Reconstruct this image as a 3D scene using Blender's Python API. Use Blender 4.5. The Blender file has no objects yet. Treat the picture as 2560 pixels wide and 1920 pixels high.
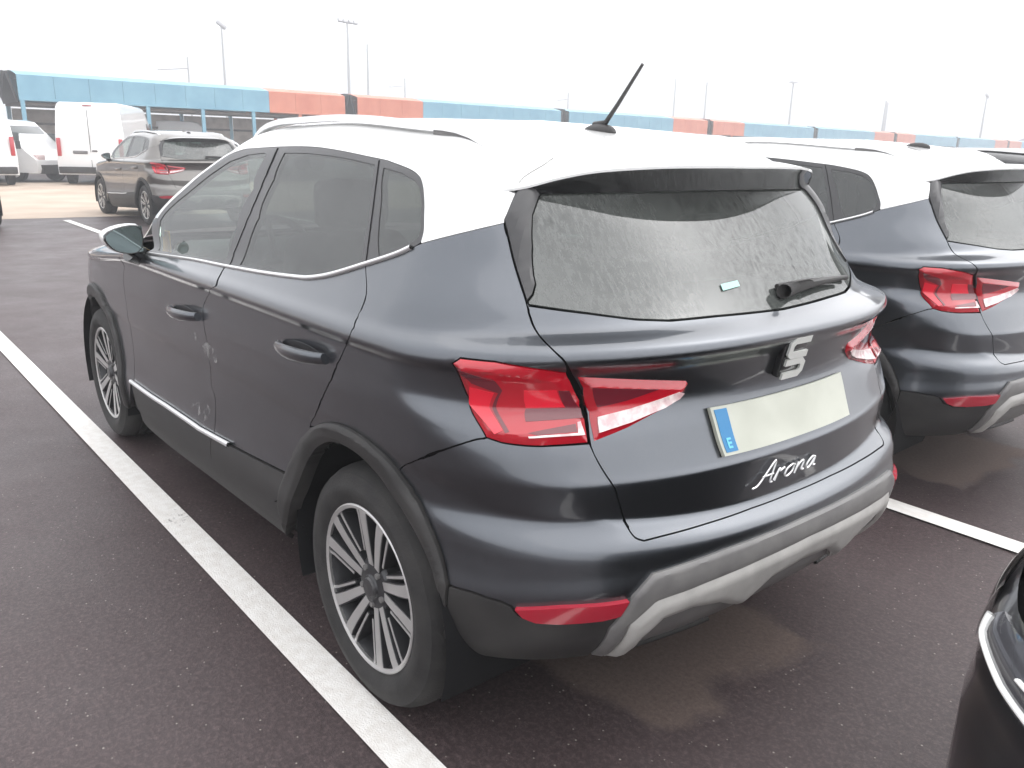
import bpy, bmesh, math, random
import numpy as np
from mathutils import Vector, Matrix
from mathutils.bvhtree import BVHTree
from mathutils.geometry import delaunay_2d_cdt
random.seed(4); rng = np.random.default_rng(4)
SC = bpy.context.scene
COL = SC.collection

# ------------------------------------------------------------------ camera
CAM = np.array([-1.706, 1.775, 1.436]); YAW, PIT, ROL, FPX = -0.687, -0.279, 0.025, 2053.0
_fw = np.array([math.cos(YAW)*math.cos(PIT), math.sin(YAW)*math.cos(PIT), math.sin(PIT)])
_rt = np.array([math.sin(YAW), -math.cos(YAW), 0.0]); _up = np.cross(_rt, _fw)
C_R = _rt*math.cos(ROL) + _up*math.sin(ROL); C_U = -_rt*math.sin(ROL) + _up*math.cos(ROL); C_F = _fw
cam_data = bpy.data.cameras.new('camera'); cam = bpy.data.objects.new('camera', cam_data); COL.objects.link(cam)
cam_data.sensor_width = 36.0; cam_data.lens = 36.0*FPX/2560.0; cam_data.clip_start = 0.05; cam_data.clip_end = 3000
cam.matrix_world = Matrix(((C_R[0], C_U[0], -C_F[0], CAM[0]), (C_R[1], C_U[1], -C_F[1], CAM[1]), (C_R[2], C_U[2], -C_F[2], CAM[2]), (0, 0, 0, 1)))
SC.camera = cam
SC.render.resolution_x, SC.render.resolution_y = 1024, 768

# ------------------------------------------------------------------ sky, sun, exposure
W = bpy.data.worlds.new('World'); SC.world = W; W.use_nodes = True
nt = W.node_tree; nt.nodes.clear()
sky = nt.nodes.new('ShaderNodeTexSky'); sky.sky_type = 'NISHITA'; sky.sun_disc = False
SUN_EL, SUN_AZ = math.radians(50), math.radians(200)
sky.sun_elevation = SUN_EL; sky.sun_rotation = SUN_AZ; sky.air_density = 1.0; sky.dust_density = 6.0; sky.ozone_density = 1.0
hsv = nt.nodes.new('ShaderNodeHueSaturation'); hsv.inputs['Saturation'].default_value = 0.10
mixw = nt.nodes.new('ShaderNodeMix'); mixw.data_type = 'RGBA'; mixw.inputs[0].default_value = 0.72
mixw.inputs[7].default_value = (9.6, 9.7, 10.0, 1)
bg = nt.nodes.new('ShaderNodeBackground'); bg.inputs['Strength'].default_value = 0.11
wo = nt.nodes.new('ShaderNodeOutputWorld')
nt.links.new(sky.outputs[0], hsv.inputs['Color']); nt.links.new(hsv.outputs[0], mixw.inputs[6])
nt.links.new(mixw.outputs[2], bg.inputs['Color']); nt.links.new(bg.outputs[0], wo.inputs['Surface'])
sl = bpy.data.lights.new('sun', 'SUN'); sl.energy = 0.6; sl.angle = math.radians(120); sl.color = (1, 0.97, 0.93)
so = bpy.data.objects.new('sun', sl); COL.objects.link(so)
sd = Vector((math.sin(SUN_AZ)*math.cos(SUN_EL), math.cos(SUN_AZ)*math.cos(SUN_EL), math.sin(SUN_EL)))
so.rotation_euler = sd.to_track_quat('Z', 'Y').to_euler(); so.location = (0, 0, 20)
SC.view_settings.view_transform = 'Standard'; SC.view_settings.look = 'None'
SC.view_settings.exposure = 1.35; SC.view_settings.gamma = 1.0

# ------------------------------------------------------------------ materials
def mat(name, base=(0.5, 0.5, 0.5), rough=0.5, metal=0.0, coat=0.0, coat_rough=0.03, spec=0.5, alpha=1.0):
    m = bpy.data.materials.new(name); m.use_nodes = True
    b = m.node_tree.nodes['Principled BSDF']
    b.inputs['Base Color'].default_value = (*base, 1); b.inputs['Roughness'].default_value = rough
    b.inputs['Metallic'].default_value = metal; b.inputs['Coat Weight'].default_value = coat
    b.inputs['Coat Roughness'].default_value = coat_rough; b.inputs['Specular IOR Level'].default_value = spec
    return m
def N(m, t, **kw):
    n = m.node_tree.nodes.new(t)
    for k, v in kw.items(): setattr(n, k, v)
    return n
def noise_color(m, scale, c0, c1, lo=0.35, hi=0.65, detail=4, rough_range=None, bump=0.0, bump_scale=None, coord='Object'):
    t = m.node_tree; L = t.links; b = t.nodes['Principled BSDF']
    tc = N(m, 'ShaderNodeTexCoord'); nz = N(m, 'ShaderNodeTexNoise'); nz.inputs['Scale'].default_value = scale; nz.inputs['Detail'].default_value = detail
    L.new(tc.outputs[coord], nz.inputs['Vector'])
    cr = N(m, 'ShaderNodeValToRGB'); cr.color_ramp.elements[0].position = lo; cr.color_ramp.elements[1].position = hi
    cr.color_ramp.elements[0].color = (*c0, 1); cr.color_ramp.elements[1].color = (*c1, 1)
    L.new(nz.outputs['Fac'], cr.inputs['Fac']); L.new(cr.outputs['Color'], b.inputs['Base Color'])
    if rough_range:
        mr = N(m, 'ShaderNodeMapRange'); mr.inputs[3].default_value, mr.inputs[4].default_value = rough_range
        L.new(nz.outputs['Fac'], mr.inputs[0]); L.new(mr.outputs[0], b.inputs['Roughness'])
    if bump:
        n2 = N(m, 'ShaderNodeTexNoise'); n2.inputs['Scale'].default_value = bump_scale; n2.inputs['Detail'].default_value = 6
        L.new(tc.outputs[coord], n2.inputs['Vector']); bp = N(m, 'ShaderNodeBump'); bp.inputs['Strength'].default_value = bump; bp.inputs['Distance'].default_value = 0.01
        L.new(n2.outputs['Fac'], bp.inputs['Height']); L.new(bp.outputs[0], b.inputs['Normal'])
    return m

def paint(name, base, metal=0.55, rough=0.32, dust=(0.35, 0.34, 0.33), dust_amt=0.10):
    """metallic car paint under a clear coat, with faint dried rain dust"""
    m = mat(name, base, rough, metal, 1.0, 0.02); t = m.node_tree; L = t.links; b = t.nodes['Principled BSDF']
    tc = N(m, 'ShaderNodeTexCoord'); nz = N(m, 'ShaderNodeTexNoise'); nz.inputs['Scale'].default_value = 5; nz.inputs['Detail'].default_value = 8; nz.inputs['Roughness'].default_value = 0.7
    L.new(tc.outputs['Object'], nz.inputs['Vector'])
    n2 = N(m, 'ShaderNodeTexNoise'); n2.inputs['Scale'].default_value = 160; n2.inputs['Detail'].default_value = 2
    L.new(tc.outputs['Object'], n2.inputs['Vector'])
    mr = N(m, 'ShaderNodeMapRange'); mr.inputs[1].default_value = 0.45; mr.inputs[2].default_value = 0.75; mr.inputs[4].default_value = dust_amt
    L.new(nz.outputs['Fac'], mr.inputs[0])
    ad = N(m, 'ShaderNodeMath', operation='MULTIPLY'); L.new(mr.outputs[0], ad.inputs[0]); L.new(n2.outputs['Fac'], ad.inputs[1])
    mx = N(m, 'ShaderNodeMix', data_type='RGBA'); mx.inputs[6].default_value = (*base, 1); mx.inputs[7].default_value = (*dust, 1)
    L.new(ad.outputs[0], mx.inputs[0]); L.new(mx.outputs[2], b.inputs['Base Color'])
    r2 = N(m, 'ShaderNodeMapRange'); r2.inputs[3].default_value = 0.015; r2.inputs[4].default_value = 0.09
    L.new(nz.outputs['Fac'], r2.inputs[0]); L.new(r2.outputs[0], b.inputs['Coat Roughness'])
    return m

def glass(name, tint, dirt=0.0, dirt_col=(0.35, 0.36, 0.35), streak=False, ior=1.7):
    """car glass: tinted see-through plus mirror reflection by fresnel, with an optional film of dust and dried rain"""
    m = bpy.data.materials.new(name); m.use_nodes = True; t = m.node_tree; t.nodes.clear(); L = t.links
    out = N(m, 'ShaderNodeOutputMaterial'); tr = N(m, 'ShaderNodeBsdfTransparent'); tr.inputs[0].default_value = (*tint, 1)
    gl = N(m, 'ShaderNodeBsdfGlossy'); gl.inputs['Roughness'].default_value = 0.02
    fr = N(m, 'ShaderNodeFresnel'); fr.inputs[0].default_value = ior
    mx = N(m, 'ShaderNodeMixShader'); L.new(fr.outputs[0], mx.inputs[0]); L.new(tr.outputs[0], mx.inputs[1]); L.new(gl.outputs[0], mx.inputs[2])
    last = mx.outputs[0]
    if dirt > 0:
        df = N(m, 'ShaderNodeBsdfDiffuse'); df.inputs[0].default_value = (*dirt_col, 1)
        tc = N(m, 'ShaderNodeTexCoord'); mp = N(m, 'ShaderNodeMapping'); L.new(tc.outputs['Object'], mp.inputs[0])
        if streak: mp.inputs['Scale'].default_value = (1.0, 2.6, 1.0); mp.inputs['Rotation'].default_value = (math.radians(-4), 0, 0)
        nz = N(m, 'ShaderNodeTexNoise'); nz.inputs['Scale'].default_value = 36 if streak else 6; nz.inputs['Detail'].default_value = 6; nz.inputs['Roughness'].default_value = 0.7
        L.new(mp.outputs[0], nz.inputs['Vector'])
        mr = N(m, 'ShaderNodeMapRange'); mr.inputs[1].default_value = 0.30; mr.inputs[2].default_value = 0.56; mr.inputs[3].default_value = 0.0; mr.inputs[4].default_value = 1.0; L.new(nz.outputs['Fac'], mr.inputs[0])
        nb = N(m, 'ShaderNodeTexNoise'); nb.inputs['Scale'].default_value = 3.2; nb.inputs['Detail'].default_value = 3; L.new(tc.outputs['Object'], nb.inputs['Vector'])
        mb = N(m, 'ShaderNodeMapRange'); mb.inputs[1].default_value = 0.36; mb.inputs[2].default_value = 0.60; mb.inputs[3].default_value = 0.15; mb.inputs[4].default_value = 0.75; L.new(nb.outputs['Fac'], mb.inputs[0])
        # dirt amount = dirt * (1 - patchiness * (1 - film))
        i1 = N(m, 'ShaderNodeMath', operation='SUBTRACT'); i1.inputs[0].default_value = 1.0; L.new(mr.outputs[0], i1.inputs[1])
        i2 = N(m, 'ShaderNodeMath', operation='MULTIPLY'); L.new(i1.outputs[0], i2.inputs[0]); L.new(mb.outputs[0], i2.inputs[1])
        i3 = N(m, 'ShaderNodeMath', operation='SUBTRACT'); i3.inputs[0].default_value = 1.0; L.new(i2.outputs[0], i3.inputs[1])
        mr = N(m, 'ShaderNodeMath', operation='MULTIPLY'); mr.inputs[1].default_value = dirt; L.new(i3.outputs[0], mr.inputs[0])
        if streak:
            dm = N(m, 'ShaderNodeMath', operation='MULTIPLY'); dm.inputs[1].default_value = 0.55; L.new(i2.outputs[0], dm.inputs[0]); om = N(m, 'ShaderNodeMath', operation='SUBTRACT'); om.inputs[0].default_value = 1.0; L.new(dm.outputs[0], om.inputs[1])
            ff = N(m, 'ShaderNodeMath', operation='MULTIPLY'); L.new(fr.outputs[0], ff.inputs[0]); L.new(om.outputs[0], ff.inputs[1]); L.new(ff.outputs[0], mx.inputs[0])
        m2 = N(m, 'ShaderNodeMixShader'); L.new(mr.outputs[0], m2.inputs[0]); L.new(last, m2.inputs[1]); L.new(df.outputs[0], m2.inputs[2]); last = m2.outputs[0]
    L.new(last, out.inputs[0]); return m

M = {}
M['grey'] = paint('grey_paint', (0.098, 0.106, 0.120), metal=1.0, rough=0.33, dust_amt=0.07)
M['black'] = paint('black_paint', (0.012, 0.012, 0.014), metal=0.0, rough=0.3)
M['taupe'] = paint('taupe_paint', (0.16, 0.15, 0.14), metal=0.9, rough=0.35)
M['pale_blue'] = paint('pale_blue_paint', (0.55, 0.60, 0.68), metal=0.6, rough=0.35)
M['white'] = paint('white_paint', (0.80, 0.80, 0.79), metal=0.0, rough=0.45, dust=(0.5, 0.48, 0.45), dust_amt=0.08)
M['black_gloss'] = mat('black_gloss', (0.012, 0.012, 0.013), 0.12, coat=0.6)
M['satin_dark'] = mat('satin_dark_trim', (0.045, 0.044, 0.046), 0.28)
M['seam_grey'] = mat('seam_sealant', (0.30, 0.30, 0.29), 0.6)
M['void'] = mat('dark_gap', (0.008, 0.008, 0.009), 0.8, spec=0.2)
M['plastic'] = noise_color(mat('black_plastic', (0.03, 0.03, 0.03), 0.5), 9, (0.020, 0.019, 0.019), (0.034, 0.032, 0.031), rough_range=(0.45, 0.65), bump=0.12, bump_scale=900)
M['insert_grey'] = noise_color(mat('bumper_insert_grey', (0.14, 0.135, 0.13), 0.42), 14, (0.13, 0.125, 0.125), (0.17, 0.165, 0.16), rough_range=(0.36, 0.5))
M['silver'] = noise_color(mat('satin_silver_plastic', (0.42, 0.41, 0.39), 0.38), 16, (0.36, 0.35, 0.335), (0.44, 0.43, 0.41), rough_range=(0.34, 0.48))
M['chrome'] = mat('chrome_strip', (0.80, 0.80, 0.80), 0.32, 0.6)
M['rail'] = mat('rail_pale_alloy', (0.72, 0.72, 0.72), 0.35, 0.3)
M['emblem'] = mat('emblem_silver', (0.72, 0.73, 0.70), 0.30, 0.35)
M['rubber'] = noise_color(mat('tyre_rubber', (0.035, 0.034, 0.034), 0.8), 14, (0.017, 0.016, 0.016), (0.030, 0.028, 0.027), bump=0.15, bump_scale=160)
M['rim_face'] = mat('machined_alloy', (0.62, 0.61, 0.60), 0.34, 0.7)
M['rim_dark'] = mat('dark_alloy', (0.045, 0.045, 0.048), 0.35, 0.4)
M['disc'] = mat('brake_disc_steel', (0.28, 0.24, 0.22), 0.4, 0.8)
M['lamp_red'] = mat('lamp_red', (0.44, 0.006, 0.018), 0.18, coat=1.0)
M['lamp_bright'] = mat('lamp_bright_red', (0.72, 0.008, 0.03), 0.25, coat=1.0)
M['lamp_dark'] = mat('lamp_dark_red', (0.14, 0.012, 0.022), 0.15, coat=1.0)
M['lamp_clear'] = noise_color(mat('lamp_clear', (0.8, 0.6, 0.6), 0.15, coat=1.0), 45, (0.62, 0.40, 0.41), (0.85, 0.74, 0.72))
M['reflector_red'] = mat('reflector_red', (0.36, 0.008, 0.025), 0.2, coat=1.0)
M['plate'] = noise_color(mat('plate_white', (0.8, 0.82, 0.74), 0.4), 8, (0.44, 0.45, 0.385), (0.50, 0.51, 0.44))
M['plate_blue'] = mat('plate_blue', (0.03, 0.20, 0.42), 0.4)
M['plate_pale'] = mat('plate_pale_blue', (0.15, 0.55, 0.75), 0.4)
M['glass_side'] = glass('side_glass', (0.46, 0.52, 0.49), 0.10, (0.42, 0.44, 0.42))
M['glass_privacy'] = glass('privacy_glass', (0.09, 0.105, 0.10), 0.12, (0.36, 0.38, 0.37))
M['glass_rear'] = glass('rear_glass', (0.15, 0.20, 0.18), 0.19, (0.36, 0.385, 0.365), True, 2.0)
M['glass_screen'] = glass('windscreen_glass', (0.70, 0.80, 0.75), 0.04)
M['mirror'] = mat('mirror_silvered', (0.22, 0.27, 0.27), 0.03, 1.0)
M['headlamp'] = mat('headlamp_smoked', (0.10, 0.10, 0.11), 0.12, 0.3, 1.0)
M['drl'] = mat('daytime_light_white', (0.82, 0.82, 0.80), 0.3)
M['seat'] = noise_color(mat('seat_cloth', (0.05, 0.05, 0.055), 0.9), 30, (0.04, 0.04, 0.043), (0.065, 0.065, 0.07))
M['lining'] = mat('headliner', (0.40, 0.40, 0.38), 0.9)
M['dash'] = mat('dashboard_plastic', (0.03, 0.03, 0.032), 0.6)
M['yellow'] = mat('yellow_card', (0.75, 0.42, 0.03), 0.6)
M['label_green'] = mat('pale_green_label', (0.35, 0.62, 0.55), 0.5)

def overlay():  # see-through sheet mottled pale by noise, for two patches on the front door
    m = bpy.data.materials.new('pale_mottle'); m.use_nodes = True; t = m.node_tree; t.nodes.clear(); L = t.links
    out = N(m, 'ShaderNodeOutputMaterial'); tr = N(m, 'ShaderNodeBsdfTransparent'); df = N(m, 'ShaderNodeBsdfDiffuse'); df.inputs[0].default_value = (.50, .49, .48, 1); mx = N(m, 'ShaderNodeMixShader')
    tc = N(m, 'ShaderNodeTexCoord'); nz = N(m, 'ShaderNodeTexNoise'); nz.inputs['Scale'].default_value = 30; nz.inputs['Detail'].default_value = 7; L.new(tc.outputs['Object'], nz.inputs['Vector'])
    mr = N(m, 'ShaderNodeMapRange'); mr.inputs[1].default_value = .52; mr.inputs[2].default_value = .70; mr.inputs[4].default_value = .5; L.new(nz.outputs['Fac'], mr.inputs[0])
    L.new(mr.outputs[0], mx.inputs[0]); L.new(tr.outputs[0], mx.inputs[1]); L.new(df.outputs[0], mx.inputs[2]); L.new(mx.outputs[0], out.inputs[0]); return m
M['overlay'] = overlay()
# ------------------------------------------------------------------ helpers
def tag(o, label, cat, group=None, kind=None):
    if label: o['label'] = label
    if cat: o['category'] = cat
    if group: o['group'] = group
    if kind: o['kind'] = kind
    return o
def empty(name, loc=(0, 0, 0), rz=0.0, parent=None):
    o = bpy.data.objects.new(name, None); COL.objects.link(o); o.location = loc; o.rotation_euler = (0, 0, rz); o.empty_display_size = 0.1
    if parent: o.parent = parent
    return o
def mesh_obj(name, verts, faces, m, parent=None, smooth=True, normals=None, angle=None):
    me = bpy.data.meshes.new(name); me.from_pydata([tuple(map(float, v)) for v in verts], [], [tuple(map(int, f)) for f in faces]); me.update()
    if smooth: me.polygons.foreach_set('use_smooth', [True]*len(me.polygons))
    if m is not None: me.materials.append(M[m] if isinstance(m, str) else m)
    if normals is not None: me.normals_split_custom_set_from_vertices([tuple(map(float, n)) for n in normals])
    elif smooth and angle: me.set_sharp_from_angle(angle=math.radians(angle))
    o = bpy.data.objects.new(name, me); COL.objects.link(o)
    if parent: o.parent = parent
    return o
def bm_obj(name, bm, m, parent=None, smooth=True, angle=35):
    me = bpy.data.meshes.new(name); bmesh.ops.recalc_face_normals(bm, faces=bm.faces); bm.to_mesh(me); bm.free()
    if smooth:
        me.polygons.foreach_set('use_smooth', [True]*len(me.polygons)); me.set_sharp_from_angle(angle=math.radians(angle))
    me.materials.append(M[m] if isinstance(m, str) else m)
    o = bpy.data.objects.new(name, me); COL.objects.link(o)
    if parent: o.parent = parent
    return o
def bm_box(bm, c, s, bev=0.0, rot=None, seg=2):
    r = bmesh.ops.create_cube(bm, size=1.0); vs = r['verts']
    mt = Matrix.Translation(c) @ (rot if rot is not None else Matrix.Identity(4)) @ Matrix.Diagonal((*s, 1))
    bmesh.ops.transform(bm, matrix=mt, verts=vs)
    if bev:
        es = list({e for v in vs for e in v.link_edges}); bmesh.ops.bevel(bm, geom=es, offset=bev, segments=seg, affect='EDGES', profile=0.5)
def bm_tube(bm, pts, r, seg=8, cap=True):
    pts = [Vector(p) for p in pts]; rings = []
    rs = r if isinstance(r, (list, tuple)) else [r]*len(pts)
    for i, p in enumerate(pts):
        d = (pts[min(i+1, len(pts)-1)] - pts[max(i-1, 0)]).normalized()
        a = Vector((0, 0, 1)) if abs(d.z) < 0.9 else Vector((1, 0, 0))
        x = d.cross(a).normalized(); y = d.cross(x)
        rings.append([bm.verts.new(p + (x*math.cos(t) + y*math.sin(t))*rs[i]) for t in [2*math.pi*k/seg for k in range(seg)]])
    for a, b in zip(rings, rings[1:]):
        for k in range(seg): bm.faces.new((a[k], a[(k+1) % seg], b[(k+1) % seg], b[k]))
    if cap: bm.faces.new(rings[0][::-1]); bm.faces.new(rings[-1])
def bm_lathe_y(bm, prof, c, seg=48):
    """revolve (radius, y) profile about the y axis through c"""
    rings = []
    for (r, y) in prof:
        rings.append([bm.verts.new((c[0]+r*math.cos(t), c[1]+y, c[2]+r*math.sin(t))) for t in [2*math.pi*k/seg for k in range(seg)]])
    for a, b in zip(rings, rings[1:]):
        for k in range(seg): bm.faces.new((a[k], a[(k+1) % seg], b[(k+1) % seg], b[k]))
def pchip(xk, yk, x):
    """monotone cubic along axis 0"""
    xk = np.asarray(xk, float); yk = np.asarray(yk, float); x = np.asarray(x, float)
    sh = yk.shape[1:]; yk2 = yk.reshape(len(xk), -1); h = np.diff(xk)[:, None]; dl = np.diff(yk2, axis=0)/h
    d = np.zeros_like(yk2)
    w1 = 2*h[1:] + h[:-1]; w2 = h[1:] + 2*h[:-1]
    with np.errstate(divide='ignore', invalid='ignore'):
        hm = (w1+w2)/(w1/dl[:-1] + w2/dl[1:])
    d[1:-1] = np.where(dl[:-1]*dl[1:] > 0, hm, 0.0); d[0] = dl[0]; d[-1] = dl[-1]
    i = np.clip(np.searchsorted(xk, x, side='right')-1, 0, len(xk)-2); t = ((x-xk[i])/h[i, 0])[:, None]; hh = h[i]
    r = (2*t**3-3*t**2+1)*yk2[i] + (t**3-2*t**2+t)*hh*d[i] + (-2*t**3+3*t**2)*yk2[i+1] + (t**3-t**2)*hh*d[i+1]
    return r.reshape((len(x),)+sh)
def ray(px): # full resolution pixel -> world direction
    return C_F + C_R*((px[0]-1280)/FPX) - C_U*((px[1]-960)/FPX)
def at_plane(px, ax, val):
    d = ray(px); return CAM + d*((val-CAM[ax])/d[ax])

# ================================================================== body surface of the parked car
# the skin is a stack of plan outlines (rows); every row runs from the rear centre line round the corner and along the side to the nose
# row: w, [xr, zr_centre, zr_corner, bow], r_rear, side z at stations, side y (mid), [xf, zf], r_front, rear taper, front x of the side
XS = np.array([-0.75, -0.45, -0.2, 0.1, 0.6, 1.2, 1.8, 2.3, 2.8, 3.3])
TP = np.array([-0.085, -0.036, -0.010, 0.0, 0.0, 0.0, -0.002, -0.008, -0.035, -0.12])
ROWS = []
def row(w, xr, zc, zk, bow, rr, sy, sz, xf, zf, bf, rf, tk=1.0):
    sz = np.interp(XS, [-0.75, -0.3, 0.6, 1.8, 2.6, 3.3], sz); ROWS.append(dict(w=w, xr=xr, zc=zc, zk=zk, bow=bow, rr=rr, y=sy + TP*tk, z=sz, xf=xf, zf=zf, bf=bf, rf=rf))
#    w     xr    zc    zk    bow   rr   sy    side z                                   xf    zf   bf   rf
row(0.00, -.54, .270, .270, 0.16, .25, .790, (.270, .260, .215, .165, .160, .170), 3.28, .17, .20, .30)
row(0.09, -.63, .330, .320, 0.16, .25, .842, (.325, .315, .275, .215, .205, .210), 3.33, .22, .22, .30)
row(0.21, -.70, .430, .410, 0.16, .24, .870, (.415, .400, .345, .285, .280, .280), 3.36, .32, .24, .30)
row(0.31, -.722, .530, .510, 0.16, .24, .882, (.515, .490, .440, .395, .390, .390), 3.37, .43, .25, .30)
row(0.37, -.714, .568, .566, 0.16, .23, .872, (.575, .555, .515, .470, .470, .470), 3.37, .50, .25, .30)
row(0.40, -.710, .588, .606, 0.16, .225, .868, (.612, .600, .570, .530, .530, .530), 3.37, .55, .25, .30)
row(0.42, -.704, .597, .632, 0.16, .225, .867, (.640, .630, .610, .575, .575, .575), 3.37, .60, .25, .30)
row(0.465, -.674, .620, .686, 0.17, .25, .866, (.695, .688, .655, .620, .620, .620), 3.36, .64, .25, .30)
row(0.49, -.662, .636, .710, 0.18, 0.22, .867, (.725, .720, .700, .660, .660, .650), 3.36, .67, .25, .30)
row(0.583, -.664, .740, .757, 0.18, 0.18, .876, (.775, .785, .760, .720, .710, .700), 3.36, .71, .25, .30)
row(0.598, -.656, .753, .780, 0.18, 0.165, .877, (.800, .815, .800, .760, .740, .720), 3.355, .73, .25, .30)
row(0.68, -.622, .830, .850, 0.18, 0.15, .880, (.860, .875, .860, .830, .790, .760), 3.35, .77, .26, .30)
row(0.76, -.600, .905, .920, 0.22, 0.15, .879, (.930, .930, .920, .895, .840, .800), 3.33, .81, .27, .30)
row(0.83, -.616, .975, .975, 0.22, 0.15, .879, (.980, .980, .970, .950, .880, .820), 3.30, .845, .28, .30)
row(0.883, -.652, 1.024, 1.014, 0.22, 0.16, .892, (1.010, 1.008, .998, .978, .905, .835), 3.25, .875, .30, .32)
row(0.899, -.648, 1.036, 1.030, 0.22, 0.16, .888, (1.026, 1.024, 1.014, .992, .920, .845), 3.18, .895, .32, .36)
row(0.96, -.582, 1.073, 1.065, 0.26, .16, .862, (1.060, 1.058, 1.046, 1.012, .94, .85), 2.75, .960, .30, .40, 1.1)
row(1.01, -.545, 1.105, 1.105, 0.26, .12, .836, (1.110, 1.110, 1.085, 1.030, .96, .86), 2.42, 1.020, .27, .30, 1.2)
row(1.13, -.462, 1.205, 1.205, 0.26, .10, .786, (1.205, 1.205, 1.200, 1.150, 1.10, 1.1), 2.10, 1.160, .26, .14, 1.5)
row(1.25, -.385, 1.300, 1.295, 0.22, .10, .733, (1.295, 1.295, 1.315, 1.280, 1.25, 1.2), 1.77, 1.300, .25, .12, 1.8)
row(1.34, -.318, 1.375, 1.362, 0.22, .12, .672, (1.362, 1.378, 1.433, 1.395, 1.36, 1.3), 1.38, 1.435, .24, .12, 1.2)
row(1.40, -.260, 1.410, 1.395, 0.22, .16, .612, (1.395, 1.418, 1.478, 1.440, 1.40, 1.4), 1.28, 1.475, .22, .16, 1.2)
row(1.52, -.150, 1.450, 1.435, 0.08, .18, .500, (1.435, 1.458, 1.508, 1.480, 1.45, 1.4), 1.15, 1.505, .15, .20, 1.0)
row(1.74, .080, 1.492, 1.485, 0.04, .15, .280, (1.485, 1.490, 1.522, 1.510, 1.50, 1.5), 1.00, 1.522, .05, .14, 0.3)
row(2.02, .350, 1.512, 1.512, 0.00, .0003, .0004, (1.512, 1.512, 1.527, 1.52, 1.52, 1.52), .80, 1.527, .0, .0003, 0.0)
NR, NC, NS = 50, 36, 200
def outline(r):
    ys = lambda x: np.interp(x, XS, pS(r)) if False else pchip(XS, r['y'], np.atleast_1d(np.clip(x, XS[0], XS[-1])))
    zs = lambda x: pchip(XS, r['z'], np.atleast_1d(np.clip(x, XS[0], XS[-1])))
    xr = lambda y: r['xr'] + r['bow']*(np.abs(y)/0.8)**2.5
    xf = lambda y: r['xf'] - r['bf']*(np.abs(y)/0.8)**2.5
    yc = r['y'][3]
    for _ in range(60): yc = 0.5*yc + 0.5*ys(xr(yc))[0]
    yf = r['y'][4]
    for _ in range(60): yf = 0.5*yf + 0.5*ys(xf(yf))[0]
    rr = min(r['rr'], yc*0.6); rf = min(r['rf'], yf*0.6)
    xc, xk = xr(yc), xf(yf)
    y0 = np.linspace(0, yc-rr, NR); A = np.c_[xr(y0), y0, r['zc'] + (r['zk']-r['zc'])*(y0/yc)**2]
    p0 = A[-1]; xs0 = min(xc + rr*1.15, 0.5*(xc+xk)); p2 = np.array([xs0, ys(xs0)[0], zs(xs0)[0]])
    t = np.linspace(0, 1, NC+2)[1:-1, None]; ctrl = np.array([xc, yc, 0]); 
    B = (1-t)**2*p0 + 2*t*(1-t)*ctrl + t**2*p2; s = t[:, 0]; s = s*s*(3-2*s); B[:, 2] = p0[2]*(1-s) + p2[2]*s
    xs1 = max(xk - rf*1.3, xs0 + 0.01); x = np.linspace(xs0, xs1, NS); Cc = np.c_[x, ys(x), zs(x)]
    q0 = Cc[-1]; yy1 = yf-rf; zf1 = r['zf'] + (q0[2]-r['zf'])*0.35; q2 = np.array([xf(yy1), yy1, zf1]); ct = np.array([xk, yf, 0])
    D = (1-t)**2*q0 + 2*t*(1-t)*ct + t**2*q2; D[:, 2] = q0[2]*(1-s) + q2[2]*s
    y3 = np.linspace(yy1, 0, NR); E_ = np.c_[xf(y3), y3, r['zf'] + (zf1-r['zf'])*(y3/max(yy1, 1e-6))**2]
    return np.vstack([A, B, Cc, D, E_])
CTRL = np.array([outline(r) for r in ROWS])                        # rows x Nu x 3
WK = np.array([r['w'] for r in ROWS])
ref = CTRL[9]; UU = np.r_[0, np.cumsum(np.linalg.norm(np.diff(ref, axis=0), axis=1))]
WW = np.linspace(0, WK[-1], 405)
GRID = pchip(WK, CTRL, WW)                                          # Nw x Nu x 3
# even u sampling
UG = np.linspace(0, UU[-1], 760)
idx = np.clip(np.searchsorted(UU, UG)-1, 0, len(UU)-2); tt = (UG-UU[idx])/(UU[idx+1]-UU[idx])
GRID = GRID[:, idx]*(1-tt)[None, :, None] + GRID[:, idx+1]*tt[None, :, None]
ker = np.array([1, 2, 3, 2, 1.])/9
pad = np.concatenate([GRID[:, 2:0:-1]*[1, -1, 1], GRID, GRID[:, -2:-4:-1]*[1, -1, 1]], axis=1)
GRID = sum(ker[k]*pad[:, k:k+GRID.shape[1]] for k in range(5))
gu = np.gradient(np.concatenate([GRID[:, 1:2]*[1, -1, 1], GRID, GRID[:, -2:-1]*[1, -1, 1]], axis=1), axis=1)[:, 1:-1]
gw = np.gradient(GRID, axis=0)
NRM = np.cross(gw, gu); NRM /= np.maximum(np.linalg.norm(NRM, axis=2, keepdims=True), 1e-9)
UMAX, WMAX = UU[-1], WK[-1]
def S(uw):
    uw = np.atleast_2d(np.asarray(uw, float)); sg = np.where(uw[:, 0] < 0, -1.0, 1.0)
    fu = np.clip(np.abs(uw[:, 0])/UMAX, 0, 1)*(GRID.shape[1]-1); fw = np.clip(uw[:, 1]/WMAX, 0, 1)*(GRID.shape[0]-1)
    i = np.minimum(fu.astype(int), GRID.shape[1]-2); j = np.minimum(fw.astype(int), GRID.shape[0]-2); a = (fu-i)[:, None]; b = (fw-j)[:, None]
    f = lambda G: (G[j, i]*(1-a)+G[j, i+1]*a)*(1-b) + (G[j+1, i]*(1-a)+G[j+1, i+1]*a)*b
    P = f(GRID); n = f(NRM); n /= np.maximum(np.linalg.norm(n, axis=1, keepdims=True), 1e-9)
    P[:, 1] *= sg; n[:, 1] *= sg
    return P, n
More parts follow.
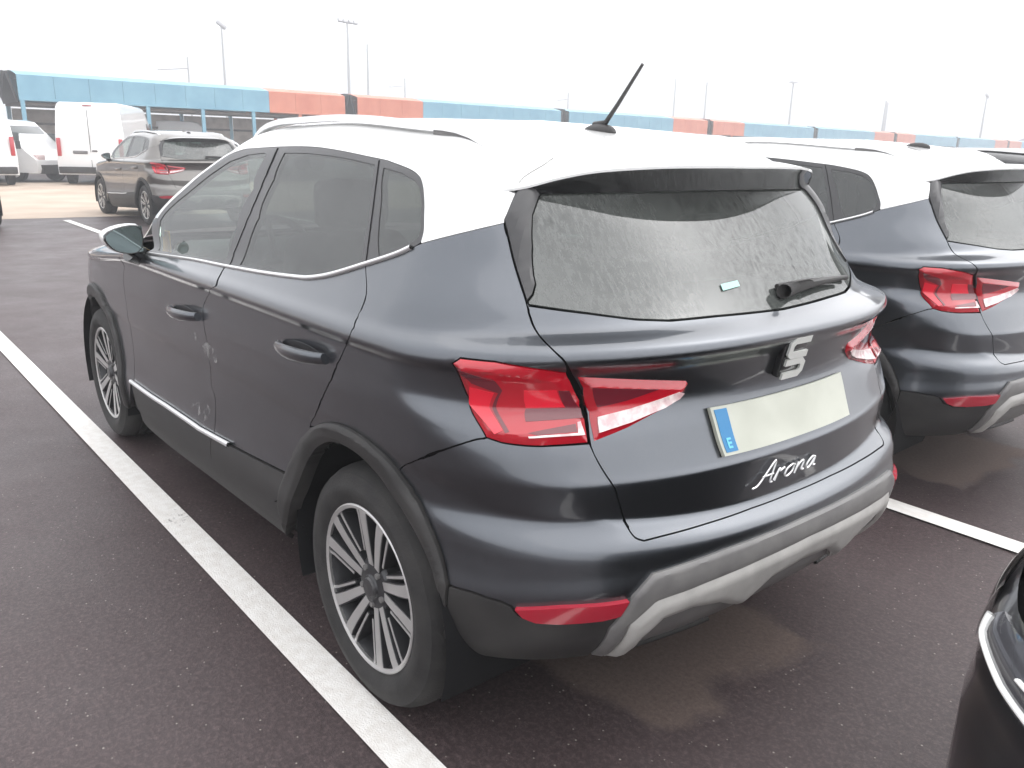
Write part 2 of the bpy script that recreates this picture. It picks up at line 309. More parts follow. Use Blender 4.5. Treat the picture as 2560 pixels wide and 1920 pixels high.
# ray-cast helper mesh
_nw, _nu = GRID.shape[:2]
_f = [(j*_nu+i, j*_nu+i+1, (j+1)*_nu+i+1, (j+1)*_nu+i) for j in range(0, _nw-1) for i in range(_nu-1)]
BV = BVHTree.FromPolygons([Vector(p) for p in GRID.reshape(-1, 3)], _f)
def _uw(hit):
    P, n, fi, _ = hit
    if P is None: return None
    j, i = divmod(fi, _nu-1); q = np.array(P); a, b, c = GRID[j, i], GRID[j, i+1], GRID[j+1, i]
    A = np.c_[b-a, c-a]; st = np.linalg.lstsq(A, q-a, rcond=None)[0]; st = np.clip(st, 0, 1)
    return np.array([(i+st[0])/(_nu-1)*UMAX, (j+st[1])/(_nw-1)*WMAX])
def _near(o, d):
    best = None
    for t in np.linspace(0.8, 5.0, 400):
        h = BV.find_nearest(o + d*t)
        if h[0] is not None and (best is None or h[3] < best[3]): best = h
    return _uw(best) if best is not None and best[3] < 0.15 else None
def pxr(*pts):
    """photo pixels on the right half -> (u<0, w)"""
    out = []
    for p in pts:
        d = ray(p); h = _uw(BV.ray_cast(Vector((CAM[0], -CAM[1], CAM[2])), Vector((d[0], -d[1], d[2])).normalized()))
        if h is None: h = _near(Vector((CAM[0], -CAM[1], CAM[2])), Vector((d[0], -d[1], d[2])).normalized())
        if h is None: raise RuntimeError('pixel misses the right half %s' % (p,))
        h[0] = -h[0]; out.append(h)
    return np.array(out)
def px(*pts):
    """photo pixels (left half of the car) -> (u,w) on the skin"""
    out = []
    for p in pts:
        h = _uw(BV.ray_cast(Vector(CAM), Vector(ray(p)).normalized()))
        if h is None: h = _near(Vector(CAM), Vector(ray(p)).normalized())
        if h is None: raise RuntimeError('pixel misses the car %s' % (p,))
        out.append(h)
    return np.array(out)
def sd_(*pts):
    """side elevation (x,z) -> (u,w)"""
    out = []
    for (x, z) in pts:
        h = _uw(BV.ray_cast(Vector((x, 3, z)), Vector((0, -1, 0))))
        if h is None: raise RuntimeError('side miss %s' % ((x, z),))
        out.append(h)
    return np.array(out)
def re_(*pts):
    """rear elevation (y,z) -> (u,w)"""
    out = []
    for (y, z) in pts:
        h = _uw(BV.ray_cast(Vector((-3, y, z)), Vector((1, 0, 0))))
        if h is None: raise RuntimeError('rear miss %s' % ((y, z),))
        out.append(h)
    return np.array(out)
def resample(poly, h, closed=True):
    P = np.asarray(poly); Q = np.vstack([P, P[:1]]) if closed else P; out = []
    for a, b in zip(Q, Q[1:]):
        n = max(1, int(math.ceil(np.linalg.norm(b-a)/h))); out += [a + (b-a)*k/n for k in range(n)]
    if not closed: out.append(Q[-1])
    return np.array(out)
def spline(P, n=8):
    """Catmull-Rom through an open run of points"""
    P = np.asarray(P, float); Q = np.vstack([2*P[0]-P[1], P, 2*P[-1]-P[-2]]); out = []
    for k in range(1, len(Q)-2):
        for t in np.linspace(0, 1, n, endpoint=False):
            a, b, c, d = Q[k-1:k+3]; out.append(0.5*((2*b)+(c-a)*t+(2*a-5*b+4*c-d)*t*t+(-a+3*b-3*c+d)*t**3))
    out.append(P[-1]); return np.array(out)
def inset(poly, d):
    P = np.asarray(poly); a = np.sum(P[:, 0]*np.roll(P[:, 1], -1) - np.roll(P[:, 0], -1)*P[:, 1])
    if a < 0: P = P[::-1]
    e = np.roll(P, -1, 0)-P; e /= np.maximum(np.linalg.norm(e, axis=1, keepdims=True), 1e-9); n = np.c_[-e[:, 1], e[:, 0]]
    m = n + np.roll(n, 1, 0); m /= np.maximum(np.sum(m*m, axis=1, keepdims=True), 0.35)/2*1.0
    return P + m*d
def inside(poly, pts):
    P = np.asarray(poly); x, y = pts[:, 0], pts[:, 1]; r = np.zeros(len(pts), bool)
    for (x0, y0), (x1, y1) in zip(P, np.roll(P, -1, 0)):
        c = ((y0 > y) != (y1 > y))
        if y0 != y1: r ^= c & (x < (x1-x0)*(y-y0)/(y1-y0) + x0)
    return r
def bdist(poly, pts):
    P = np.asarray(poly); Q = np.roll(P, -1, 0); d = np.full(len(pts), 9e9)
    for a, b in zip(P, Q):
        ab = b-a; t = np.clip(((pts-a)@ab)/max(ab@ab, 1e-12), 0, 1); d = np.minimum(d, np.linalg.norm(pts-(a+t[:, None]*ab), axis=1))
    return d
def panel(name, poly, m, parent=None, off=0.0, gap=0.002, h=0.022, thick=0.014, holes=(), bulge=None, mirror=True, dense=True, rim=True):
    """a sheet cut from the skin along a (u,w) polygon; its rim is folded inwards so that shut lines are real gaps.
    mirror: also make the right-hand twin"""
    poly = resample(poly, h*0.8)
    if gap: poly = inset(poly, gap)
    elif np.sum(poly[:, 0]*np.roll(poly[:, 1], -1) - np.roll(poly[:, 0], -1)*poly[:, 1]) < 0: poly = poly[::-1]
    lo, hi = poly.min(0), poly.max(0)
    us = np.arange(lo[0]+h*0.37, hi[0], h); ws = np.arange(math.floor(lo[1]/(h*0.6))*h*0.6, hi[1], h*0.6)
    if h > 0.011 and dense:
        for a_, b_ in ((.365, .50), (.572, .612), (.868, .912)): ws = np.r_[ws[(ws < a_) | (ws > b_)], np.arange(a_, b_+.001, .0045)]
        ws = np.sort(ws[(ws > lo[1]) & (ws < hi[1])])
    G = np.array([(u, w) for w in ws for u in us]).reshape(-1, 2)
    loops = [poly] + [resample(q, h*0.8) for q in holes]
    k = inside(poly, G) & (bdist(poly, G) > h*0.25)
    for q in loops[1:]: k &= ~inside(q, G) & (bdist(q, G) > h*0.25)
    G = G[k]
    V = [poly]; Ed = []; n0 = 0
    for q in loops:
        Ed += [(n0+i, n0+(i+1) % len(q)) for i in range(len(q))]; n0 += len(q)
    allp = np.vstack(loops + ([G] if len(G) else []))
    rv, re, rf, ov, oe, of = delaunay_2d_cdt([Vector(p) for p in allp], Ed, [], 0, 1e-6)
    rv = np.array([tuple(v) for v in rv]); T = np.array(rf); cen = rv[T].mean(1)
    keep = inside(poly, cen)
    for q in loops[1:]: keep &= ~inside(q, cen)
    T = T[keep]
    P, n = S(rv); d = np.full(len(rv), off)
    if bulge is not None:
        d = d + bulge(rv, bdist(poly, rv))
    P = P + n*d[:, None]
    # orient to the outward normal
    q = rv[T]; a2 = (q[:, 1, 0]-q[:, 0, 0])*(q[:, 2, 1]-q[:, 0, 1]) - (q[:, 1, 1]-q[:, 0, 1])*(q[:, 2, 0]-q[:, 0, 0]); T = T[np.abs(a2) > 1e-10]; a2 = a2[np.abs(a2) > 1e-10]
    T[a2 > 0] = T[a2 > 0][:, ::-1]
    fn = np.cross(P[T[:, 1]]-P[T[:, 0]], P[T[:, 2]]-P[T[:, 0]])
    if np.sum(fn*n[T[:, 0]]) < 0: T = T[:, ::-1].copy()
    faces = [tuple(t) for t in T]
    if rim:
        cnt = {}
        for t in T:
            for a, b in ((t[0], t[1]), (t[1], t[2]), (t[2], t[0])): cnt[(a, b)] = 1
        be = [(a, b) for (a, b) in cnt if (b, a) not in cnt]
        bv = sorted({a for e in be for a in e}); mp = {v: len(P)+i for i, v in enumerate(bv)}
        # first ring is a tiny rounded edge
        P = np.vstack([P, P[bv] - n[bv]*thick]); n = np.vstack([n, n[bv]])
        faces += [(b, a, mp[a], mp[b]) for a, b in be]
    res = []
    for sgn in ((1, -1) if mirror else (1,)):
        Q = P.copy(); Q[:, 1] *= sgn; F = faces if sgn == 1 else [f[::-1] for f in faces]
        me = bpy.data.meshes.new(name); me.from_pydata([tuple(map(float, v)) for v in Q], [], [tuple(int(i) for i in f) for f in F]); me.update()
        me.polygons.foreach_set('use_smooth', [True]*len(me.polygons)); me.materials.append(M[m])
        if bulge is None:
            nn = n.copy(); nn[:, 1] *= sgn; ln = [None]*len(me.loops)
            nT = len(T); loopn = np.zeros((len(me.loops), 3)); li = 0
            for pi, f in enumerate(F):
                if pi < nT:
                    for v in f: loopn[li] = nn[v]; li += 1
                else:
                    pn = np.array(me.polygons[pi].normal)
                    for v in f: loopn[li] = pn; li += 1
            me.normals_split_custom_set([tuple(v) for v in loopn])
        else: me.set_sharp_from_angle(angle=math.radians(30))
        o = bpy.data.objects.new(name, me); COL.objects.link(o)
        par = parent[0 if sgn == 1 else 1] if isinstance(parent, (list, tuple)) else parent
        if par: o.parent = par
        res.append(o)
    return res if mirror else res[0]
def ribbon(name, run, hw, m, parent=None, off=0.006, lift=0.003, mirror=True):
    """a narrow raised strip along an open (u,w) run"""
    run = resample(run, 0.012, closed=False); d = np.gradient(run, axis=0); d /= np.maximum(np.linalg.norm(d, axis=1, keepdims=True), 1e-9); nn = np.c_[-d[:, 1], d[:, 0]]
    rows = []
    for k, o in ((-1, off-.008), (-1, off), (-.5, off+lift), (.5, off+lift), (1, off), (1, off-.008)):
        P, n = S(run + nn*hw*k); rows.append(P + n*o)
    V = np.stack(rows, 1).reshape(-1, 3); L = len(run); res = []
    F = [(i*6+j, i*6+j+1, (i+1)*6+j+1, (i+1)*6+j) for i in range(L-1) for j in range(5)]
    for i, sgn in enumerate((1, -1) if mirror else (1,)):
        par = parent[i] if isinstance(parent, (list, tuple)) else parent
        o = mesh_obj(name, V*[1, sgn, 1], F, m, par)
        b = bmesh.new(); b.from_mesh(o.data); bmesh.ops.recalc_face_normals(b, faces=b.faces); b.to_mesh(o.data); b.free(); res.append(o)
    return res
def on(uw, off=0.0):
    P, n = S(uw); return P + n*off

# ================================================================== the two-tone parked car
def half(pts): # open left half run (starts and ends on the centre line) -> closed symmetric polygon
    P = np.asarray(pts); Q = P[::-1].copy(); Q[:, 0] *= -1
    if abs(P[0][0]) < 1e-3: Q = Q[:-1]
    if abs(P[-1][0]) < 1e-3: Q = Q[1:]
    return np.vstack([P, Q])
def ctr(z): # rear centre line point at height z
    r = re_((0.002, z))[0]; return np.array([0.0, r[1]])
V_ = np.vstack
car = empty('parked_car')
# ---- traced feature runs, all as (u,w) on the skin
def pxs(pts, n=3): return px(*[tuple(p) for p in spline(np.array(pts, float), n)])
GAP = pxs(((1260, 549), (1270, 593), (1284, 653), (1301, 709), (1316, 755), (1331, 809), (1354, 846), (1390, 882), (1412, 904), (1426, 931), (1453, 981), (1467, 1035), (1476, 1114), (1505, 1172), (1536, 1219), (1543, 1241), (1556, 1284), (1570, 1320), (1588, 1344), (1610, 1352)), 3)
WT = 1.335                                                         # top row of the side walls
GAPTOP = np.array([GAP[0][0]*0.985, WT])
BELT = spline(px((374, 634.5), (471, 648), (562, 666), (652, 682), (742, 694), (779, 695.5), (833, 686.5), (914, 662), (991, 637), (1054, 608)), 5)
BI = [0, 10, 20, 35, 45]
WHITE = px((1054, 608), (1130, 588), (1200, 571), (1260, 557))
WINO = spline(px((394, 546), (453, 481), (516, 427), (571, 388), (629, 368), (688, 361), (788, 363), (878, 377), (946, 393), (1014, 417.5), (1045, 436), (1057, 458), (1062, 503), (1061, 571), (1054, 604)), 5)
LAMP_T = px((1131, 908), (1151, 895), (1237, 904), (1353, 924), (1418, 934)); LAMP_L = px((1131, 908), (1175, 1000), (1216, 1094)); LAMP_B = px((1216, 1094), (1255, 1107), (1353, 1116), (1474, 1109))
ARCH_O = spline(px((700, 1260), (729, 1159), (763, 1087), (806, 1060), (845, 1060), (902, 1087), (951, 1125), (999, 1172), (1047, 1256), (1086, 1337), (1110, 1410), (1124, 1463)), 4)
ARCH_I = spline(px((716, 1330), (735, 1270), (753, 1205), (772, 1149), (801, 1116), (840, 1108), (893, 1128), (941, 1169), (989, 1227), (1037, 1309), (1076, 1400), (1105, 1482), (1119, 1560)), 4)
def smooth_arch(A, cx=-.045, cz=.33, deg=5):
    P = on(A); a = np.arctan2(P[:, 2]-cz, P[:, 0]-cx); r = np.hypot(P[:, 2]-cz, P[:, 0]-cx); f = np.polyfit(a, r, deg); rr = np.polyval(f, a)
    return sd_(*[(cx+q*math.cos(t), cz+q*math.sin(t)) for q, t in zip(rr, a)])
ARCH_O = smooth_arch(ARCH_O); ARCH_I = smooth_arch(ARCH_I)
def soften(run, k=2):
    R = np.asarray(run, float)
    for _ in range(k): Q = R.copy(); Q[1:-1] = .25*R[:-2] + .5*R[1:-1] + .25*R[2:]; R = Q
    return R
DOORC = pxs(((914, 664), (914, 743), (880, 825), (856, 885), (815, 975), (775, 1066)), 5)
BOTW = 0.05
def low(uw, w=BOTW): return np.array([uw[0], w])
# ---- bumper
INS_O = px((1807, 1372), (1628, 1433), (1579, 1488), (1522, 1565), (1477, 1628)); INS_M = px((1807, 1427), (1636, 1492), (1571, 1549), (1508, 1630))
CLAD = px((1500, 1548), (1400, 1556), (1340, 1553), (1298, 1537), (1279, 1516), (1254, 1504), (1182, 1480), (1124, 1463))
c_ins, c_mid, c_sil, c_led = ctr(.570), ctr(.525), ctr(.455), ctr(.620)
SEAM = pxs(((1214, 1096), (1182, 1101), (1086, 1133), (1003, 1166)), 5)[1:-1]
aE = ARCH_O[28]                                                    # seam meets the arch here
k_seam = 28
bump = V_([[c_ins - [0, .02]], INS_O[:1] - [0, .02], INS_O[1:3] - [0, .012], CLAD[1:], ARCH_O[k_seam:-1][::-1], SEAM[::-1], LAMP_L[-1:], LAMP_B[1:], GAP[39:], px((1652, 1341), (1766, 1309), (1880, 1270)), [c_led]])
panel('rear_bumper', half(bump), 'grey', car, mirror=False)
lower = V_([CLAD[1:], [ARCH_I[-1]], [low(ARCH_I[-1]+[0.0, 0])], [low(INS_O[-1])], INS_O[2:][::-1]])
panel('bumper_skirt', lower, 'plastic', car, off=0.004)
ins = half(V_([[c_ins], INS_O, INS_M[::-1] - [0, .012], [c_mid - [0, .012]]]))
panel('bumper_insert', ins, 'insert_grey', car, off=0.008, mirror=False, gap=0.0, h=0.012, dense=False, bulge=lambda q, d: 0.006*np.clip(d/0.012, 0, 1))
SIL = px((1520, 1652), (1542, 1652), (1563, 1626), (1603, 1577), (1652, 1536), (1725, 1508), (1791, 1496), (1835, 1500), (1868, 1475), (1913, 1437))
sil = half(V_([[c_mid], INS_M, SIL, [c_sil]]))
panel('skid_strip', sil, 'silver', car, off=0.012, mirror=False, gap=0.0, h=0.012, dense=False, bulge=lambda q, d: 0.010*np.clip(d/0.02, 0, 1))
val = half(V_([[c_sil], SIL[::-1], [low(INS_O[-1], 0.03)], [np.array([0.0, 0.03])]]))
panel('bumper_valance', val, 'insert_grey', car, off=0.002, mirror=False, gap=0)
for q0, q1 in (((1590, 1643), (1752, 1576)), ((1604, 1622), (1762, 1558)), ((1622, 1600), (1766, 1541))): ribbon('grille_slat', px(q0, ((q0[0]+q1[0])/2, (q0[1]+q1[1])/2), q1), .006, 'plastic', car, off=0.008, lift=0.004)
REF = px((1290, 1517), (1400, 1512), (1500, 1507), (1567, 1497), (1545, 1532), (1500, 1543), (1400, 1551), (1340, 1548), (1308, 1536))
panel('reflector', REF, 'reflector_red', car, off=0.013, gap=0, h=0.008)
# ---- tailgate
GLB = px((1322, 765), (1471, 785), (1589, 800), (1675, 803), (1788, 792)); c_gl = ctr(1.072)
tail = half(V_([[c_led], px((1880, 1270), (1766, 1309), (1652, 1341)), GAP[12:][::-1], GLB, [c_gl]]))
tg = panel('tailgate', tail, 'grey', car, mirror=False, h=0.02)
GLE = px((1331, 540), (1331, 617), (1334, 689), (1339, 711), (1332, 737), (1320, 752))
rg = half(V_([[c_gl + [0, .004]], GLB[::-1] + [0, .004], GLE[::-1], [np.array([GLE[0][0]*0.985, WT])], [np.array([0, WT])]]))
rw = panel('rear_window', rg, 'glass_rear', car, off=-0.001, mirror=False, gap=0.002, h=0.03, thick=0.006)
fin = V_([GAP[:13], GLE[::-1], [np.array([GLE[0][0]*0.985, WT])], [GAPTOP]])
panel('pillar_fin', fin, 'satin_dark', car, off=0.004, bulge=lambda q, d: 0.010*np.clip(d/0.02, 0, 1))
# ---- tail lamps
lo_ = V_([LAMP_T, px((1426, 950), (1450, 1000), (1463, 1050), (1470, 1108)), LAMP_B[:-1][::-1], LAMP_L[1:-1][::-1]])
LI = px((1440, 940), (1570, 946), (1716, 950), (1721, 958), (1711, 980), (1679, 1013), (1570, 1071), (1483, 1106), (1476, 1070), (1470, 1030), (1455, 970))
bl = lambda q, d: 0.012*np.clip(d/0.016, 0, 1)
lampo = panel('tail_lamp', lo_, 'lamp_red', car, off=0.001, bulge=bl, h=0.0065)
lampi = panel('tail_lamp', LI, 'lamp_red', car, off=0.001, bulge=bl, h=0.0065)
def lampbit(name, pts, m, par, off=0.0145, **k):
    return panel(name, px(*pts), m, par, off=off, gap=0, h=0.0065, thick=0.003, **k)
lampbit('lamp_chamber', ((1178, 960), (1236, 975), (1256, 1082), (1236, 1090), (1220, 1072)), 'lamp_bright', lampo)
lampbit('lamp_chamber', ((1150, 914), (1236, 938), (1256, 968), (1272, 1085), (1262, 1088), (1246, 975), (1182, 950)), 'lamp_dark', lampo)
lampbit('lamp_chamber', ((1308, 968), (1388, 968), (1407, 1014), (1312, 1017)), 'lamp_bright', lampo)
lampbit('lamp_chamber', ((1392, 968), (1420, 970), (1446, 1020), (1452, 1048), (1312, 1060), (1312, 1020), (1410, 1017)), 'lamp_dark', lampo, off=0.014)
lampbit('reversing_lens', ((1438, 1060), (1446, 1058), (1457, 1091), (1320, 1100), (1318, 1096), (1440, 1087)), 'lamp_clear', lampo)
lampbit('lamp_chamber', ((1318, 1088), (1434, 1064), (1438, 1084), (1340, 1093)), 'lamp_dark', lampo, off=0.014)
lampbit('reversing_lens', ((1488, 1046), (1570, 1021), (1690, 974), (1702, 978), (1690, 994), (1655, 1020), (1570, 1060), (1492, 1086)), 'lamp_clear', lampi)
lampbit('lamp_chamber', ((1476, 962), (1560, 964), (1640, 966), (1560, 996), (1488, 1016)), 'lamp_dark', lampi, off=0.014)
# ---- flank
quarter = V_([WHITE, GAP[3:25], LAMP_T[::-1], LAMP_L[1:], SEAM, ARCH_O[10:k_seam+1][::-1], DOORC[::-1], BELT[36:-1]])
panel('quarter_panel', quarter, 'grey', car)
DB = np.vstack([BELT[10:11], spline(np.vstack([px((539, 716), (521, 738)), sd_((1.0, .85), (1.003, .70), (1.0, .455))]), 4)])
CT = px((331, 953), (415, 1011), (504, 1072), (577, 1112), (650, 1150), (722, 1186)); DBOT = px((349, 1022), (440, 1083), (533, 1148), (610, 1200), (690, 1253))
ARD = px((740, 1130), (729, 1159), (716, 1215), (708, 1245))
rdoor = V_([BELT[11:35], DOORC, ARCH_O[4:11][::-1][:-1], CT[3:][::-1], DB[::-1]])
rd = panel('rear_door', rdoor, 'grey', car)
DF = sd_((1.84, .99), (1.93, .93), (1.97, .85), (1.98, .6), (1.98, .405))
fdoor = V_([[DF[0]], BELT[:10], DB, CT[:3][::-1], DF[1:][::-1]])
fd = panel('front_door', fdoor, 'grey', car)
panel('door_trim', V_([CT[3:], ARD[1:], DBOT[2:][::-1], [DB[-1]-[0, .0]]]), 'plastic', rd, off=0.007)
panel('door_trim', V_([CT[:3], [DB[-1]], DBOT[:3][::-1], [DF[-1]]]), 'plastic', fd, off=0.007)
ribbon('door_strip', CT[:4], .006, 'chrome', fd, off=0.012)
sill = V_([DBOT[::-1], [low(DBOT[0])], [low(ARD[-1]-[0.03, 0], .02)], px((735, 1290))])
panel('sill_trim', V_([DBOT, ARD[1:][::-1][:1], px((712, 1300)), [low(px((712, 1300))[0], .03)], [low(DBOT[0], .03)]]), 'plastic', car, off=0.002)
panel('arch_trim', V_([ARCH_O, px((1119, 1560)), ARCH_I[::-1]]), 'plastic', car, off=0.010, gap=0, thick=0.04, h=0.011, bulge=lambda q, d: 0.008*np.clip(d/0.014, 0, 1))
# fender, front arch
th = np.radians(np.linspace(-12, 192, 30)); FO = sd_(*[(2.566+.425*math.cos(t), .345+.425*math.sin(t)) for t in th]); FI = sd_(*[(2.566+.37*math.cos(t), .335+.37*math.sin(t)) for t in th])
panel('arch_trim', V_([FO, FI[::-1]]), 'plastic', car, off=0.010, gap=0, thick=0.04, h=0.011, bulge=lambda q, d: 0.008*np.clip(d/0.014, 0, 1))
HL = sd_((2.95, .875), (2.6, .935), (2.3, .985), (1.95, 1.015))
fend = V_([DF, sd_((2.02, .42)), FO[1:][::-1][:24], sd_((3.02, .60), (3.02, .74), (2.98, .86)), HL[1:], [DF[0]]])
panel('fender', fend[:-1], 'grey', car)
def patch(name, u0, u1, w0, w1, m, off=0.0, nu=30, nw=16, parent=None):
    """region of the skin across the front centre line, both sides in one sheet"""
    us = np.linspace(u0, u1, nu); ws = np.linspace(w0, w1, nw); Vv = []; F = []
    full = np.r_[us, us[::-1][1:]]; sg = np.r_[np.ones(nu), -np.ones(nu-1)]
    for w in ws:
        P, n = S(np.c_[full, np.full(len(full), w)]); P = P + n*off; P[:, 1] *= sg; Vv.append(P)
    k = len(full)
    F = [(j*k+i, j*k+i+1, (j+1)*k+i+1, (j+1)*k+i) for j in range(nw-1) for i in range(k-1)]
    return mesh_obj(name, np.vstack(Vv), F, m, parent)
uA = sd_((3.02, .70))[0][0]
patch('front_bumper', uA, UMAX, 0.02, 0.78, 'grey', parent=car)
patch('bonnet', sd_((2.5, .95))[0][0]+0.25, UMAX, 0.80, 0.985, 'grey', parent=car)
HLP = [(uA+.02, .60), (uA+.25, .60), (uA+.45, .64), (uA+.40, .75), (uA+.10, .79), (uA-.02, .76)]
hlo = panel('headlamp', HLP, 'headlamp', car, off=0.006)
ribbon('daytime_strip', np.array([(uA+.42, .70), (uA+.40, .645), (uA+.26, .62), (uA+.06, .62)]), .008, 'drl', hlo, off=0.010)
ribbon('daytime_strip', np.array([(uA+.10, .765), (uA+.14, .70), (uA+.24, .69)]), .006, 'drl', hlo, off=0.010)
GRI = patch('front_grille', UMAX-.38, UMAX, 0.50, 0.74, 'black_gloss', off=0.008, parent=car)
patch('windscreen', WINO[0][0]+.10, UMAX, 1.02, WT, 'glass_screen', off=-.002, nu=40, parent=car)
# ---- glasshouse
G1 = px((400, 552), (471, 481), (525, 437), (575, 403), (620, 387), (661, 382), (667, 386), (634, 472), (593, 571), (562, 653), (516, 645), (426, 631), (384, 624))
G2 = px((711, 382), (788, 385), (878, 398), (937, 412), (933, 458), (923, 549), (910, 616), (904, 651), (855, 672), (810, 683), (765, 688), (720, 684), (652, 673), (600, 662), (620, 612), (647, 544), (684, 449))
G3 = px((959, 419), (1005, 432), (1036, 450), (1049, 472), (1054, 503), (1053, 571), (1046, 594), (1014, 615), (947, 640), (946, 571), (953, 490))
frame_poly = V_([WINO, BELT[::-1][1:]])
panel('window_frame', frame_poly, 'satin_dark', car, holes=[G1, G2, G3], gap=0.001, thick=0.02)
panel('door_window', G1, 'glass_side', fd, off=-0.002, gap=0, thick=0.004)
panel('door_window', G2, 'glass_privacy', rd, off=-0.002, gap=0, thick=0.004)
panel('quarter_window', G3, 'glass_privacy', car, off=-0.002, gap=0, thick=0.004)
ribbon('belt_strip', BELT[:44] + [0, .001], .0055, 'chrome', car, off=0.006)
for g0, g1 in (((694, 372), (572, 664)), ((948, 402), (915, 660))):
    ln = px(*[(g0[0]+(g1[0]-g0[0])*t, g0[1]+(g1[1]-g0[1])*t) for t in np.linspace(0, 1, 10)])
    ribbon('door_seam', ln, .0016, 'void', car, off=0.0015, lift=0.0005)
panel('mirror_sail', V_([WINO[:1], [WINO[0]+[.13, -.01]], [DF[0]+[.10, .02]], DF[:1], BELT[:1]]), 'satin_dark', car, gap=0)
# white upper body: side frame with both pillars
AP = WINO[:20] + np.c_[np.linspace(.10, .10, 20), np.zeros(20)]
side_frame = V_([WINO[::-1], AP[:1], AP[1:-3], [np.array([AP[-4][0]+.02, WT])], [GAPTOP], GAP[:1], WHITE[::-1]])
panel('side_frame', side_frame, 'white', car, gap=0.0, off=0.001)
ribbon('door_seam', np.c_[np.full(8, GAP[0][0]), np.linspace(WT-.03, 1.43, 8)], .0018, 'seam_grey', car, off=.003, lift=.0008)
# roof sheet from the side walls up, both sides
ws = np.linspace(WT, WMAX, 44); uf = np.linspace(0, UMAX, 200); Vv = []
for w in ws:
    P, n = S(np.c_[uf, np.full(len(uf), w)]); Vv.append(P)
k = len(uf); V0 = np.vstack(Vv); F0 = [(j*k+i, j*k+i+1, (j+1)*k+i+1, (j+1)*k+i) for j in range(43) for i in range(k-1)]
V1 = V0*[1, -1, 1]; F1 = [tuple(len(V0)+a for a in f[::-1]) for f in F0]
roof = mesh_obj('roof', np.vstack([V0, V1]), F0+F1, 'white', car)
bmr = bmesh.new(); bmr.from_mesh(roof.data); bmesh.ops.remove_doubles(bmr, verts=bmr.verts, dist=0.002); bmr.to_mesh(roof.data); bmr.free()
Vl = V0.copy(); Vl[:, 2] -= 0.03; Vl[:, :2] *= 0.97
mesh_obj('headliner', np.vstack([Vl, Vl*[1, -1, 1]]), F0+F1, 'lining', car)
# inner shell: dark metal behind the shut lines
sj = list(range(6, int(0.99/WMAX*(_nw-1)), 2)); si = list(range(0, _nu, 3)); IN = GRID - NRM*0.024
Vs = IN[np.ix_(sj, si)].reshape(-1, 3); kk = len(si); Fs = []
for j in range(len(sj)-1):
    for i in range(kk-1):
        f = (j*kk+i, j*kk+i+1, (j+1)*kk+i+1, (j+1)*kk+i); c = Vs[list(f)].mean(0)
        if c[1] > 0.5 and min(math.hypot(c[0], c[2]-.33), math.hypot(c[0]-2.566, c[2]-.33)) < 0.385: continue
        Fs.append(f)
mesh_obj('inner_shell', np.vstack([Vs, Vs*[1, -1, 1]]), Fs + [tuple(len(Vs)+a for a in f[::-1]) for f in Fs], 'void', car)
bm = bmesh.new(); bm_box(bm, (1.30, 0, .28), (3.3, 1.0, .06), .02); bm_box(bm, (1.28, 0, .28), (1.6, 1.55, .05), .02); bm_box(bm, (-.42, 0, .36), (.36, 1.1, .06), .02); bm_obj('floor_pan', bm, 'void', car)
for sgn in (1, -1):
    for xw in (0.0, 2.566):
        bm = bmesh.new(); ring = []
        for yy in (0.50, 0.862):
            ring.append([bm.verts.new((xw+.385*math.cos(t), yy*sgn, .335+.385*math.sin(t))) for t in np.radians(np.linspace(-20, 200, 28))])
        for i in range(27): bm.faces.new((ring[0][i], ring[0][i+1], ring[1][i+1], ring[1][i]))
        bm.faces.new(ring[0]); bm_obj('wheel_liner', bm, 'void', car)
# ---- spoiler: white lip over the rear glass
EPX = spline(np.array([(1256, 478), (1320, 467), (1400, 446), (1500, 428.5), (1650, 419), (1790, 417.5), (1850, 418)], float), 6); E3 = []
yend = abs(on(px((1256, 478)))[0][1]); xend = on(px((1256, 478)))[0][0]
for p in EPX:
    x = -.35
    for _ in range(80): q = at_plane(p, 0, x); x = .7*x + .3*(-.452 + (xend+.452)*(min(abs(q[1]), .75)/yend)**2.4)
    E3.append(at_plane(p, 0, x))
E3 = np.array([e for e in E3 if e[1] > 0.0]); E3 = E3[np.argsort(E3[:, 1])]; yk = np.r_[0.0, E3[:, 1]]; xk = np.r_[E3[0, 0]-.001, E3[:, 0]]; zk = np.r_[E3[0, 2], E3[:, 2]]
kp = np.r_[True, np.diff(yk) > 1e-3]; yk, xk, zk = yk[kp], xk[kp], zk[kp]
sv = np.linspace(-1, 1, 81); Vt = []; Vu = []; nt_ = 12
for s_ in sv:
    a_ = abs(s_); sg = 1 if s_ >= 0 else -1; y = a_*yk[-1]; e = np.array([pchip(xk*0+yk, xk, [y])[0], y*sg, pchip(yk, zk, [y])[0]])
    qp, qn = S(np.array([[a_*GAP[0][0]*1.0, 1.415]])); q = qp[0]*[1, sg, 1] + qn[0]*[1, sg, 1]*.002
    gq = S(np.array([[a_*GAP[0][0]*0.97, 1.30]])); g_ = (gq[0][0] + gq[1][0]*.004)*[1, sg, 1]
    e = e + np.array([0, 0, .003])
    Vt += [q + (e-q)*t + np.array([0, 0, .010*math.sin(math.pi*t)*(1-a_**4)]) for t in np.linspace(0, 1, nt_)] + [e + np.array([.001, 0, -.006])]
    m1 = e + np.array([.003, 0, -.006]); Vu += [m1, m1*.72 + g_*.28 + np.array([0, 0, .006]), g_]
k1 = nt_+1; Fq = [(i*k1+j, i*k1+j+1, (i+1)*k1+j+1, (i+1)*k1+j) for i in range(80) for j in range(k1-1)]
def fixn(o):
    b = bmesh.new(); b.from_mesh(o.data); bmesh.ops.recalc_face_normals(b, faces=b.faces); b.to_mesh(o.data); b.free(); return o
spo = fixn(mesh_obj('roof_spoiler', Vt, Fq, 'white', car, angle=50))
